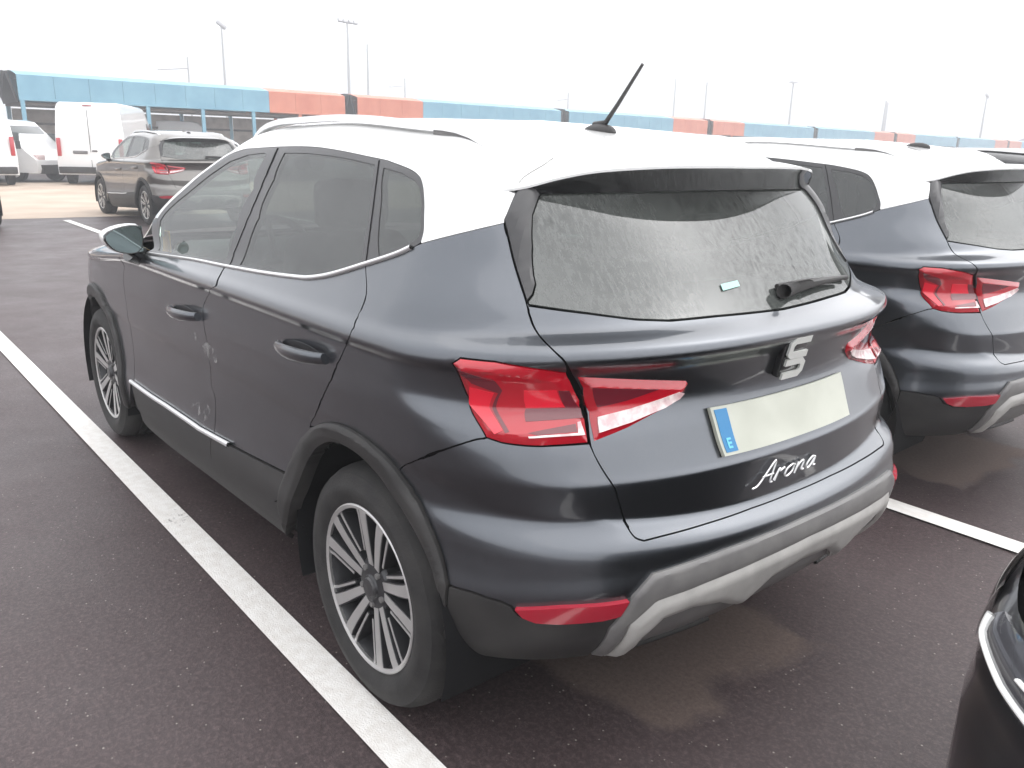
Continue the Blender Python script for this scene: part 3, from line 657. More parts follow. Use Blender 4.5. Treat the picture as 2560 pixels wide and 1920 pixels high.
fixn(mesh_obj('spoiler_underside', Vu, [(i*3+j, i*3+j+1, (i+1)*3+j+1, (i+1)*3+j) for i in range(80) for j in range(2)], 'black_gloss', spo))
# ---- antenna, rails
A0 = at_plane((1505, 325), 1, 0.0); A1 = at_plane((1607, 160), 1, 0.0)
bm = bmesh.new(); bm_tube(bm, [A0+[.03, 0, .012], A0 + (A1-A0)*.10+[0, 0, .004], A0*.6+A1*.4, A1], [.012, .0075, .006, .0045], 10); ant = bm_obj('antenna', bm, 'plastic', car)
bm = bmesh.new(); bmesh.ops.create_uvsphere(bm, u_segments=20, v_segments=10, radius=1); bmesh.ops.transform(bm, matrix=Matrix.Translation(A0+[.01, 0, -.006]) @ Matrix.Diagonal((.062, .03, .024, 1)), verts=bm.verts); bm_obj('antenna_base', bm, 'plastic', car)
R_end = on(px((1221, 361)))[0]; yr = R_end[1]
for sgn in (1, -1):
    pts = []
    for t in np.linspace(0, 1, 30):
        x = R_end[0] + t*1.5; y = yr + .03*math.sin(math.pi*t) ; hgt = .020*min(1, t/.10, (1-t)/.08)
        P, _ = S(np.array([[0, 0]])) ; pts.append((x, y, hgt))
    bm = bmesh.new(); rings = []
    for (x, y, hgt) in pts:
        h = BV.ray_cast(Vector((x, y, 3)), Vector((0, 0, -1)))[0]; z = h.z
        rings.append([bm.verts.new((x, (y+dy)*sgn, z+dz)) for dy, dz in ((-.016, hgt*.55-.004), (-.012, hgt+.006), (.012, hgt+.006), (.018, hgt*.55-.004))])
    for a, b in zip(rings, rings[1:]):
        for j in range(4): bm.faces.new((a[j], a[(j+1) % 4], b[(j+1) % 4], b[j]))
    bm.faces.new(rings[0]); bm.faces.new(rings[-1]); rail = bm_obj('roof_rail', bm, 'rail', car, angle=50)
    for t0, t1 in ((0.0, .13), (.88, 1.0)):
        bm = bmesh.new(); rr_ = []
        for t in np.linspace(t0, t1, 6):
            x = R_end[0]+t*1.5; y = yr+.03*math.sin(math.pi*t); z = BV.ray_cast(Vector((x, y, 3)), Vector((0, 0, -1)))[0].z; hgt = .018*min(1, t/.10, (1-t)/.08)
            rr_.append([bm.verts.new((x, (y-.010)*sgn, z-.004)), bm.verts.new((x, (y+.016)*sgn, z-.004)), bm.verts.new((x, (y+.015)*sgn, z+hgt*.6)), bm.verts.new((x, (y-.010)*sgn, z+hgt*.6))])
        for a, b in zip(rr_, rr_[1:]):
            for j in range(4): bm.faces.new((a[j], a[(j+1) % 4], b[(j+1) % 4], b[j]))
        bm_obj('rail_foot', bm, 'insert_grey', rail)
# ---- plate
zp = .815; Pp, npl = S(np.array([ctr(zp)])); Pp, npl = Pp[0], npl[0]; tilt = math.atan2(npl[2], -npl[0])
Rp = Matrix(((npl[0]*-1*-1, 0, 0, 0), (0, 1, 0, 0), (0, 0, 1, 0), (0, 0, 0, 1)))
fx = Vector((npl[0], 0, npl[2])).normalized(); fy = Vector((0, -1, 0)); fz = fx.cross(fy).normalized(); fz = fz if fz.z > 0 else -fz
def rear_frame(c, off): return Matrix(((fy.x, fz.x, fx.x, c[0]+fx.x*off), (fy.y, fz.y, fx.y, c[1]+fx.y*off), (fy.z, fz.z, fx.z, c[2]+fx.z*off), (0, 0, 0, 1)))
wz = ctr(zp)[1]
rect = lambda u0, u1, w0, w1: np.array([(u0, w0), (u1, w0), (u1, w1), (u0, w1)])
pl = panel('licence_plate', rect(-.262, .262, wz-.058, wz+.058), 'plate', car, off=.012, gap=0, mirror=False, thick=.010)
panel('country_band', rect(.216, .254, wz-.051, wz+.051), 'plate_blue', pl, off=.0135, gap=0, mirror=False, thick=.001)
for k, (q0, q1, q2, q3) in enumerate(((.229, .243, -.0425, -.0375), (.229, .243, -.0325, -.0275), (.229, .243, -.0225, -.0175), (.2385, .243, -.0425, -.0175))): panel('country_letter', rect(q0, q1, wz+q2, wz+q3), 'plate_pale', pl, off=.0142+.0003*k, gap=0, mirror=False, thick=.001, h=.02)
# ---- emblem: split S
ec = on(np.array([ctr(.968)]))[0]; 
Pe, ne = S(np.array([ctr(.968)])); fx = Vector((-1, 0, -.22)).normalized(); fz = fx.cross(fy).normalized(); fz = fz if fz.z > 0 else -fz
ME = rear_frame(Pe[0], .019)
def stroke(bm, pts, wd, h0=0.0, h1=.006):
    pts = [Vector((p[0], p[1])) for p in pts]; L = []; R = []
    for i, p in enumerate(pts):
        d0 = (p-pts[i-1]).normalized() if i else (pts[1]-p).normalized(); d1 = (pts[i+1]-p).normalized() if i < len(pts)-1 else d0
        n = (Vector((-d0.y, d0.x)) + Vector((-d1.y, d1.x))); n = n.normalized()/max(.5, n.length/2); L.append(p+n*wd/2); R.append(p-n*wd/2)
    q = L + R[::-1]; lo = [bm.verts.new((v.x, v.y, h0)) for v in q]; hi = [bm.verts.new((v.x, v.y, h1)) for v in q]; n = len(q); m_ = n//2
    for i in range(m_-1): bm.faces.new((hi[i], hi[i+1], hi[n-2-i], hi[n-1-i]))
    for i in range(n): bm.faces.new((lo[i], lo[(i+1) % n], hi[(i+1) % n], hi[i]))
bm = bmesh.new()
stroke(bm, [(.040, .046), (-.024, .046), (-.036, .036), (-.036, .014), (-.026, .007), (.040, .007)], .017)
stroke(bm, [(-.040, -.011), (.024, -.011), (.036, -.020), (.036, -.038), (.026, -.047), (-.040, -.047)], .017)
em = bm_obj('emblem', bm, 'emblem', car, angle=20); em.matrix_local = ME
bm = bmesh.new(); bm_box(bm, (0, 0, -.012), (.094, .108, .022), .006); bm_obj('emblem_backing', bm, 'black_gloss', em)
# ---- script lettering on the tailgate
Pl, nl = S(np.array([ctr(.69)])); fx = Vector((nl[0][0], 0, nl[0][2])).normalized(); fz = fx.cross(fy).normalized(); fz = fz if fz.z > 0 else -fz
lc = at_plane((1978, 1166), 0, Pl[0][0]-.002); MLt = rear_frame(lc, .004)
glyph = {'A': [[(-.2, 0), (.1, .12), (.62, 1.0), (.66, .1), (.8, 0)], [(.18, .38), (.74, .38)]], 'r': [[(0, .05), (.12, .46), (.2, .5), (.22, .38), (.4, .48), (.46, .42)], [(.12, .4), (.06, 0)]],
         'o': [[(.34, .5), (.08, .36), (.04, .1), (.2, 0), (.42, .16), (.42, .42), (.30, .5), (.5, .42)]], 'n': [[(.06, .5), (.02, 0), (.1, .34), (.3, .5), (.38, .40), (.36, .08), (.5, .05)]],
         'a': [[(.42, .44), (.24, .5), (.04, .26), (.1, .02), (.28, .1), (.42, .46), (.42, .08), (.56, .05)]]}
bm = bmesh.new(); x0 = -.150
for ch, adv in (('A', 1.0), ('r', .62), ('o', .68), ('n', .70), ('a', .6)):
    for st in glyph[ch]:
        pts = spline(np.array(st)*[.080, .056] + [0, 0], 5); pts = [(x0 + p[0] + p[1]*.35, p[1]-.018, .001) for p in pts]; bm_tube(bm, pts, .0023, 6)
    x0 += adv*.080*.86
sc_ = bm_obj('script_lettering', bm, 'chrome', car); sc_.matrix_local = MLt
# ---- rear wiper and glass label
wp = on(pxr((1912, 745), (1945, 742), (2010, 722), (2098, 704)), 0.022)
bm = bmesh.new(); bm_tube(bm, [wp[0], wp[1], wp[2], wp[3]], [.020, .018, .011, .006], 10)
bm_tube(bm, [on(pxr((1912, 745)), -.01)[0], on(pxr((1912, 745)), .034)[0]], .024, 14); wiper = bm_obj('rear_wiper', bm, 'plastic', car)
wb = on(pxr((1935, 722), (2010, 708), (2108, 699)), .010); bm = bmesh.new(); bm_tube(bm, [wb[0], wb[1], wb[2]], .007, 6); bm_obj('wiper_blade', bm, 'plastic', wiper)
try: lb = px((1800, 712), (1842, 702), (1848, 716), (1806, 728))
except RuntimeError: lb = pxr((1800, 712), (1842, 702), (1848, 716), (1806, 728))
panel('window_label', lb, 'label_green', car, off=0.0025, gap=0, mirror=False, rim=False)
# ---- door handles
def handle(p_a, p_b, par):
    a, b = px(p_a, p_b); pts = []; 
    t = np.linspace(0, 1, 15); P, n = S(a + (b-a)*t[:, None]); 
    bow = .010 + .032*np.sin(np.pi*t)**0.6; C = P + n*bow[:, None]; tg_ = (P[-1]-P[0])/np.linalg.norm(P[-1]-P[0])
    for k, sgn in enumerate((1, -1)):
        bm = bmesh.new(); rings = []
        for i in range(15):
            up = np.cross(n[i], tg_); hh = .019*(0.75+.25*math.sin(math.pi*t[i])); 
            rr_ = [C[i] + up*hh*math.cos(q) + (n[i]*.012+up*.004)*math.sin(q) for q in np.linspace(0, 2*math.pi, 11)[:-1]]
            rings.append([bm.verts.new((v[0], v[1]*sgn, v[2])) for v in rr_])
        for r0, r1 in zip(rings, rings[1:]):
            for j in range(10): bm.faces.new((r0[j], r0[(j+1) % 10], r1[(j+1) % 10], r1[j]))
        bm.faces.new(rings[0]); bm.faces.new(rings[-1]); bm_obj('door_handle', bm, 'grey', par[k])
    mid = (a+b)/2; L = np.linalg.norm(b-a)*.36; q = np.linspace(0, 2*math.pi, 24)[:-1]
    panel('handle_cup', np.c_[mid[0]+L*np.cos(q), mid[1]+.006+.022*np.sin(q)], 'satin_dark', par, off=0.001, gap=0, h=0.02, thick=0.001)
handle((706, 861), (822, 896), rd); handle((434, 772), (502, 792), fd)
panel('pale_mottle', px((462, 818), (478, 812), (512, 850), (540, 880), (545, 905), (528, 908), (500, 870)), 'overlay', fd[0], off=.0015, gap=0, rim=False, mirror=False)
panel('pale_mottle', px((478, 1008), (505, 1004), (528, 1015), (525, 1060), (505, 1066), (484, 1040)), 'overlay', fd[0], off=.0015, gap=0, rim=False, mirror=False)
# ---- mirrors
gx = 1.60
mg = np.array([at_plane(p, 0, gx) for p in ((256, 590), (287, 572), (327, 564), (357, 563), (362, 630), (327, 635), (294, 631), (272, 614))])
for sgn in (1, -1):
    c = mg.mean(0)
    def ring(s, dx, dz=0.0, src=mg): return [((c[0]+dx), (c[1]+(p[1]-c[1])*s)*sgn, c[2]+(p[2]-c[2])*s+dz) for p in src]
    hs = empty('door_mirror', parent=car)
    Vm = ring(.96, 0.004) + ring(.95, .005); n8 = len(mg); o = mesh_obj('mirror_glass', ring(.95, .004), [tuple(range(n8))], 'mirror', hs, smooth=False)
    Vm = ring(.95, .012) + ring(1.0, -.004) + ring(1.09, .010) + ring(1.13, .05) + ring(1.05, .10) + ring(.75, .145) + ring(.3, .165)
    Fm = [(r*n8+i, r*n8+(i+1) % n8, (r+1)*n8+(i+1) % n8, (r+1)*n8+i) for r in range(6) for i in range(n8)] + [tuple(6*n8+i for i in range(n8))]
    zc = c[2]-.012
    o = mesh_obj('mirror_cap', Vm, Fm, 'white', hs); o.data.materials.append(M['black_gloss'])
    for p in o.data.polygons:
        if p.center.z < zc or p.index < 2*n8: p.material_index = 1
    bmr = bmesh.new(); bmr.from_mesh(o.data); bmesh.ops.recalc_face_normals(bmr, faces=bmr.faces); bmr.to_mesh(o.data); bmr.free()
    o.modifiers.new('sub', 'SUBSURF').levels = 1; o.modifiers['sub'].render_levels = 1
    bm = bmesh.new(); bm_tube(bm, [(c[0]+.06, (c[1]-.03)*sgn, c[2]-.05), (c[0]+.08, (c[1]-.10)*sgn, c[2]-.085), (c[0]+.10, .80*sgn, c[2]-.12)], [.04, .035, .05], 12); bm_obj('mirror_foot', bm, 'black_gloss', hs)
# ---- wheels
def wheel(xw, sgn, name='wheel'):
    w = empty(name, (xw, 0.845*sgn, .327), parent=car)          # hub face
    q = lambda y: y*sgn
    bm = bmesh.new(); bm_lathe_y(bm, [(.222, q(-.006)), (.228, q(.004)), (.234, q(.0055)), (.237, q(.010)), (.262, q(.017)), (.276, q(.0165)), (.278, q(.0145)), (.292, q(.012)), (.303, q(.004)), (.306, q(.004)), (.313, q(-.006)), (.322, q(-.024)), (.326, q(-.045)), (.3265, q(-.058)), (.3195, q(-.060)), (.3195, q(-.068)), (.327, q(-.070)), (.327, q(-.098)), (.3195, q(-.100)), (.3195, q(-.108)), (.327, q(-.110)), (.327, q(-.138)), (.3195, q(-.140)), (.3195, q(-.148)), (.3265, q(-.150)), (.326, q(-.165)), (.320, q(-.195)), (.29, q(-.212)), (.22, q(-.21))], (0, 0, 0), 72)
    bm_obj('tyre', bm, 'rubber', w, angle=45)
    bm = bmesh.new(); bm_lathe_y(bm, [(.222, q(.006)), (.226, q(.004)), (.226, q(-.004)), (.216, q(-.01)), (.213, q(.002)), (.222, q(.006))], (0, 0, 0), 72); bm_obj('rim_lip', bm, 'rim_face', w, angle=30)
    bm = bmesh.new(); bm_lathe_y(bm, [(.216, q(-.004)), (.208, q(-.03)), (.200, q(-.10)), (.198, q(-.19)), (.02, q(-.195))], (0, 0, 0), 60); bm_obj('rim_barrel', bm, 'rim_dark', w, angle=40)
    bm = bmesh.new(); bm_lathe_y(bm, [(.145, q(-.085)), (.148, q(-.09)), (.148, q(-.10)), (.07, q(-.10)), (.07, q(-.085)), (.145, q(-.085))], (0, 0, 0), 48); bm_lathe_y(bm, [(.01, q(-.06)), (.075, q(-.06)), (.078, q(-.10))], (0, 0, 0), 30); bm_obj('brake_disc', bm, 'disc', w, angle=30)
    # five twin spokes
    face = bmesh.new(); body = bmesh.new()
    def bar(bm, pts, wd, y0, y1, ):
        L = []; R = []
        P = [Vector((p[0], p[1])) for p in pts]
        for i, p in enumerate(P):
            d = (P[min(i+1, len(P)-1)]-P[max(i-1, 0)]).normalized(); n = Vector((-d.y, d.x)); ww = wd[i]/2; L.append(p+n*ww); R.append(p-n*ww)
        n = len(P); top = [bm.verts.new((v.x, q(y0[i]), v.y)) for i, v in enumerate(L)] + [bm.verts.new((v.x, q(y0[i]), v.y)) for i, v in enumerate(R)]
        bot = [bm.verts.new((v.x, q(y1[i]), v.y)) for i, v in enumerate(L)] + [bm.verts.new((v.x, q(y1[i]), v.y)) for i, v in enumerate(R)]
        for i in range(n-1):
            bm.faces.new((top[i], top[i+1], top[n+i+1], top[n+i])); bm.faces.new((top[i], top[i+1], bot[i+1], bot[i])); bm.faces.new((top[n+i], top[n+i+1], bot[n+i+1], bot[n+i]))
        bm.faces.new((top[0], top[n], bot[n], bot[0])); bm.faces.new((top[n-1], top[2*n-1], bot[2*n-1], bot[n-1]))
    for k in range(5):
        a = math.radians(90+72*k+8)
        for s2 in (1, -1):
            def pt(r, off): return (r*math.cos(a)-off*math.sin(a), r*math.sin(a)+off*math.cos(a))
            run = [pt(.058, s2*.014), pt(.10, s2*.022), pt(.15, s2*.031), pt(.19, s2*.040), pt(.214, s2*.047)]
            yy = [-.016, -.010, -.004, .000, .001]
            bar(body, run, [.029, .031, .034, .037, .041], [v-.0006 for v in yy], [v-.045 for v in yy])
            bar(face, run, [.021, .024, .027, .030, .033], [v+.0012 for v in yy], [v-.004 for v in yy])
            # thin outer edge line of each window
            edge_ = [pt(.085, s2*.046), pt(.13, s2*.058), pt(.18, s2*.072), pt(.210, s2*.085)]
            bar(body, edge_, [.012, .012, .014, .018], [-.014, -.010, -.006, -.003], [-.05, -.05, -.05, -.05]); bar(face, edge_, [.006, .006, .007, .009], [-.0125, -.0085, -.0045, -.0015], [-.018, -.015, -.01, -.008])
    bm_lathe_y(body, [(.0, q(-.006)), (.030, q(-.006)), (.034, q(-.012)), (.070, q(-.018)), (.078, q(-.03)), (.08, q(-.08))], (0, 0, 0), 30)
    bm_obj('spokes', body, 'rim_dark', w, angle=30); bm_obj('spoke_faces', face, 'rim_face', w, angle=30)
    bm = bmesh.new(); bm_lathe_y(bm, [(.0, q(.0)), (.024, q(-.001)), (.028, q(-.006))], (0, 0, 0), 24); bm_obj('hub_cap', bm, 'satin_dark', w)
    for k in range(5):
        t = math.radians(54+72*k); bm = bmesh.new(); bm_lathe_y(bm, [(.0, q(-.008)), (.008, q(-.008)), (.009, q(-.02))], (.052*math.cos(t), 0, .052*math.sin(t)), 8); bm_obj('wheel_bolt', bm, 'insert_grey', w)
    bm = bmesh.new(); bm_box(bm, (-.12*1, q(-.07), .02), (.05, .05, .11), .012); bm_obj('brake_caliper', bm, 'insert_grey', w)
    return w
for sgn in (1, -1):
    for xw in (0.0, 2.566): wheel(xw, sgn)
# ---- cabin
def soft_box(name, c, s, bev, m, par, rot=None):
    bm = bmesh.new(); bm_box(bm, c, s, bev, rot, 3); return bm_obj(name, bm, m, par, angle=60)
for y in (.38, -.38):
    st = soft_box('front_seat', (1.20, y, .58), (.50, .48, .16), .06, 'seat', car)
    soft_box('seat_back', (.98, y, .86), (.14, .46, .58), .06, 'seat', st, Matrix.Rotation(math.radians(-14), 4, 'Y'))
    soft_box('head_rest', (.89, y, 1.24), (.09, .27, .17), .04, 'seat', st)
rs = soft_box('rear_seat', (.35, 0, .58), (.5, 1.25, .16), .06, 'seat', car); soft_box('seat_back', (.08, 0, .86), (.14, 1.22, .56), .05, 'seat', rs, Matrix.Rotation(math.radians(-16), 4, 'Y'))
for y in (.40, 0, -.40): soft_box('head_rest', (-.01, y, 1.19), (.08, .24, .12), .035, 'seat', rs)
soft_box('parcel_shelf', (-.22, 0, 1.03), (.42, 1.2, .02), .006, 'seat', car)
db = soft_box('dashboard', (1.83, 0, .90), (.45, 1.36, .24), .09, 'dash', car)
bm = bmesh.new(); cw = Vector((1.55, .38, .97)); nn = Vector((-.9, 0, .43)).normalized(); e1 = Vector((0, 1, 0)); e2 = nn.cross(e1)
bm_tube(bm, [cw + (e1*math.cos(t)+e2*math.sin(t))*.185 for t in np.linspace(0, 2*math.pi, 33)], .015, 8, False); bm_tube(bm, [cw, cw - nn*.25], .045, 10)
for t in (0.2, math.pi-.2, -math.pi/2): bm_tube(bm, [cw, cw+(e1*math.cos(t)+e2*math.sin(t))*.18], .014, 6)
bm_obj('steering_wheel', bm, 'dash', car)
yc_ = at_plane((408, 602), 1, 0.765)
bm = bmesh.new(); bm_box(bm, yc_, (.10, .012, .085), .003, Matrix.Rotation(math.radians(12), 4, 'Z')); bm_obj('yellow_folder', bm, 'yellow', car)
tag(car, 'dark grey car with white roof nearest the camera, whole rear and left side in view', 'car', 'grey cars with white roofs')

# ================================================================== copies of the parked car
def copy_tree(o, parent=None, swap=None, skip=()):
    c = o.copy(); COL.objects.link(c); c.parent = parent
    for k in ('label', 'category', 'group'):
        if k in c.keys() and parent is not None: del c[k]
    if swap and c.type == 'MESH':
        for sl_ in c.material_slots:
            if sl_.material and sl_.material.name in swap:
                nm = swap[sl_.material.name]; sl_.link = 'OBJECT'; sl_.material = M[nm]
    for ch in o.children:
        if ch.name.split('.')[0] not in skip: copy_tree(ch, c, swap, skip)
    return c
SMALL = ('licence_plate', 'antenna', 'script_lettering', 'window_label', 'yellow_folder', 'country_band')
def place(x, y, rz, label, swap=None, scale=(1, 1, 1), skip=SMALL, group='parked cars further off', cat='car'):
    o = copy_tree(car, None, swap, skip); o.location = (x, y, 0); o.rotation_euler = (0, 0, rz); o.scale = scale
    tag(o, label, cat, group); return o
place(.213, -2.399, .032, 'second dark grey car with white roof, parked on the right beside the nearest one', skip=('licence_plate', 'window_label', 'yellow_folder', 'antenna'), group='grey cars with white roofs')
place(13.6, -3.32, .02, 'taupe sport utility car seen past the mirror of the nearest car', {'grey_paint': 'taupe', 'white_paint': 'taupe'}, (1.06, 1.03, 1.05), SMALL + ('emblem',))
place(14.3, .52, 0.0, 'white car cut off by the left edge, level with the taupe one', {'grey_paint': 'white'}, (1, 1, .97), SMALL + ('emblem',))
place(24.0, -7.5, .05, 'pale blue car behind the taupe one, only its roof showing', {'grey_paint': 'pale_blue', 'white_paint': 'pale_blue'}, skip=SMALL + ('emblem',))
place(1.2, -7.25, .03, 'black car on the right, only its roof showing beyond the second grey car', {'grey_paint': 'black', 'white_paint': 'black'}, (1, 1, 1.02), SMALL + ('emblem',))
place(-4.572, -.06, 0.0, 'black car whose front corner and headlamp fill the lower right corner', {'grey_paint': 'black', 'white_paint': 'black'}, (1, 1, .92), SMALL + ('emblem', 'antenna'), group=None)

# ================================================================== ground
def sheet(name, x0, x1, y0, y1, z, m, kind='structure', ang=0.0):
    c, s = math.cos(ang), math.sin(ang)
    o = mesh_obj(name, [(x*c-y*s, x*s+y*c, z) for x, y in ((x0, y0), (x1, y0), (x1, y1), (x0, y1))], [(0, 1, 2, 3)], m, smooth=False); o['kind'] = kind; return o
def asphalt(name):
    m = mat(name, (.06, .055, .056), .6); t = m.node_tree; L = t.links; b = t.nodes['Principled BSDF']
    tc = N(m, 'ShaderNodeTexCoord'); P = tc.outputs['Object']
    def noise(sc, det=4, ro=.5):
        n = N(m, 'ShaderNodeTexNoise'); n.inputs['Scale'].default_value = sc; n.inputs['Detail'].default_value = det; n.inputs['Roughness'].default_value = ro; L.new(P, n.inputs['Vector']); return n.outputs['Fac']
    def rng_(src, a, b_, c, d):
        n = N(m, 'ShaderNodeMapRange'); n.inputs[1].default_value, n.inputs[2].default_value, n.inputs[3].default_value, n.inputs[4].default_value = a, b_, c, d; L.new(src, n.inputs[0]); return n.outputs[0]
    def mixc(f, a, b_):
        n = N(m, 'ShaderNodeMix', data_type='RGBA'); L.new(f, n.inputs[0])
        for i, v in ((6, a), (7, b_)):
            if isinstance(v, tuple): n.inputs[i].default_value = (*v, 1)
            else: L.new(v, n.inputs[i])
        return n.outputs[2]
    def math_(op, a, b_):
        n = N(m, 'ShaderNodeMath', operation=op)
        for i, v in ((0, a), (1, b_)):
            if isinstance(v, (int, float)): n.inputs[i].default_value = v
            else: L.new(v, n.inputs[i])
        return n.outputs[0]
    big = rng_(noise(.55, 3), .35, .65, 0, 1); fine = noise(70, 6, .8); mid = noise(22, 5, .6)
    col = mixc(big, (.044, .032, .033), (.062, .0455, .0465))
    col = mixc(rng_(fine, .46, .68, 0, 1), col, (.120, .086, .086))
    col = mixc(rng_(mid, .52, .75, 0, .5), col, (.026, .018, .0195))
    vo = N(m, 'ShaderNodeTexVoronoi'); vo.inputs['Scale'].default_value = 60; L.new(P, vo.inputs['Vector'])
    sep = N(m, 'ShaderNodeSeparateColor'); L.new(vo.outputs['Color'], sep.inputs[0])
    st = math_('MULTIPLY', rng_(vo.outputs['Distance'], .10, .20, 1, 0), rng_(sep.outputs[0], .86, .90, 0, 1))
    col = mixc(math_('MULTIPLY', st, .75), col, (.42, .38, .34))
    # dry shape under the parked cars: paler and duller than the rain-damp rest
    sx = N(m, 'ShaderNodeSeparateXYZ'); L.new(P, sx.inputs[0])
    wob = math_('MULTIPLY', math_('SUBTRACT', noise(4.5, 5), .5), .34)
    def drybox(cx, cy, hx, hy):
        ax = math_('SUBTRACT', math_('ABSOLUTE', math_('SUBTRACT', sx.outputs[0], cx), 0), hx); ay = math_('SUBTRACT', math_('ABSOLUTE', math_('SUBTRACT', sx.outputs[1], cy), 0), hy)
        return rng_(math_('ADD', math_('MAXIMUM', ax, ay), wob), -.03, .03, 1, 0)
    dry = math_('MAXIMUM', drybox(1.42, 0.0, 2.0, .36), drybox(1.66, -2.4, 2.0, .40))
    col = mixc(dry, col, mixc(rng_(fine, .35, .7, 0, 1), (.088, .063, .055), (.150, .112, .098)))
    b.inputs['Specular IOR Level'].default_value = .38
    L.new(col, b.inputs['Base Color'])
    wet = rng_(noise(1.7, 6, .65), .36, .68, .40, .56); ro = N(m, 'ShaderNodeMix', data_type='FLOAT'); L.new(dry, ro.inputs[0]); L.new(wet, ro.inputs[2]); ro.inputs[3].default_value = .85
    L.new(ro.outputs[0], b.inputs['Roughness'])
    bp = N(m, 'ShaderNodeBump'); bp.inputs['Strength'].default_value = .55; bp.inputs['Distance'].default_value = .004
    h2 = math_('ADD', fine, math_('MULTIPLY', st, .6)); L.new(h2, bp.inputs['Height']); L.new(bp.outputs[0], b.inputs['Normal'])
    return m
M['asphalt'] = asphalt('asphalt')
M['line'] = noise_color(mat('road_line_white', (.8, .78, .75), .6), 30, (.74, .71, .67), (.82, .80, .77), bump=.3, bump_scale=200)
def worn_line():
    m = M['line']; t = m.node_tree; L = t.links; b = t.nodes['Principled BSDF']; src = b.inputs['Base Color'].links[0].from_socket
    tc = N(m, 'ShaderNodeTexCoord'); n1 = N(m, 'ShaderNodeTexNoise'); n1.inputs['Scale'].default_value = 55; n1.inputs['Detail'].default_value = 8; n1.inputs['Roughness'].default_value = .75; L.new(tc.outputs['Object'], n1.inputs['Vector'])
    n2 = N(m, 'ShaderNodeTexNoise'); n2.inputs['Scale'].default_value = 1.6; n2.inputs['Detail'].default_value = 4; L.new(tc.outputs['Object'], n2.inputs['Vector'])
    ad = N(m, 'ShaderNodeMath', operation='MULTIPLY'); L.new(n1.outputs['Fac'], ad.inputs[0]); L.new(n2.outputs['Fac'], ad.inputs[1])
    mr = N(m, 'ShaderNodeMapRange'); mr.inputs[1].default_value = .38; mr.inputs[2].default_value = .42; mr.inputs[4].default_value = .7; L.new(ad.outputs[0], mr.inputs[0])
    mx = N(m, 'ShaderNodeMix', data_type='RGBA'); L.new(mr.outputs[0], mx.inputs[0]); L.new(src, mx.inputs[6]); mx.inputs[7].default_value = (.12, .10, .10, 1); L.new(mx.outputs[2], b.inputs['Base Color'])
worn_line()
M['concrete'] = noise_color(mat('tan_concrete', (.42, .34, .27), .8), .8, (.40, .31, .24), (.50, .41, .33), bump=.1, bump_scale=40)
M['ballast'] = noise_color(mat('track_ballast', (.2, .18, .16), .9), 6, (.16, .14, .13), (.28, .25, .22), bump=.5, bump_scale=30)
sheet('ground', -150, 900, -700, 500, 0.0, 'asphalt')
sheet('concrete_apron', 15.6, 29.5, -18, 40, .004, 'concrete', ang=-.02)
A_LINE = .015
def line(name, x0, x1, y0, y1, ang=A_LINE):
    sheet(name, x0, x1, y0, y1, .008, 'line', ang=ang)
line('parking_line', -3.2, 5.6, .846, .954)
line('parking_line', -3.2, 3.2, -1.616, -1.506)
line('parking_line', -3.2, 3.2, -4.15, -4.04)
line('parking_line', 12.0, 15.0, -1.52, -1.40, ang=0.0)
line('parking_line', 12.0, 15.0, -5.35, -5.23, ang=0.0)

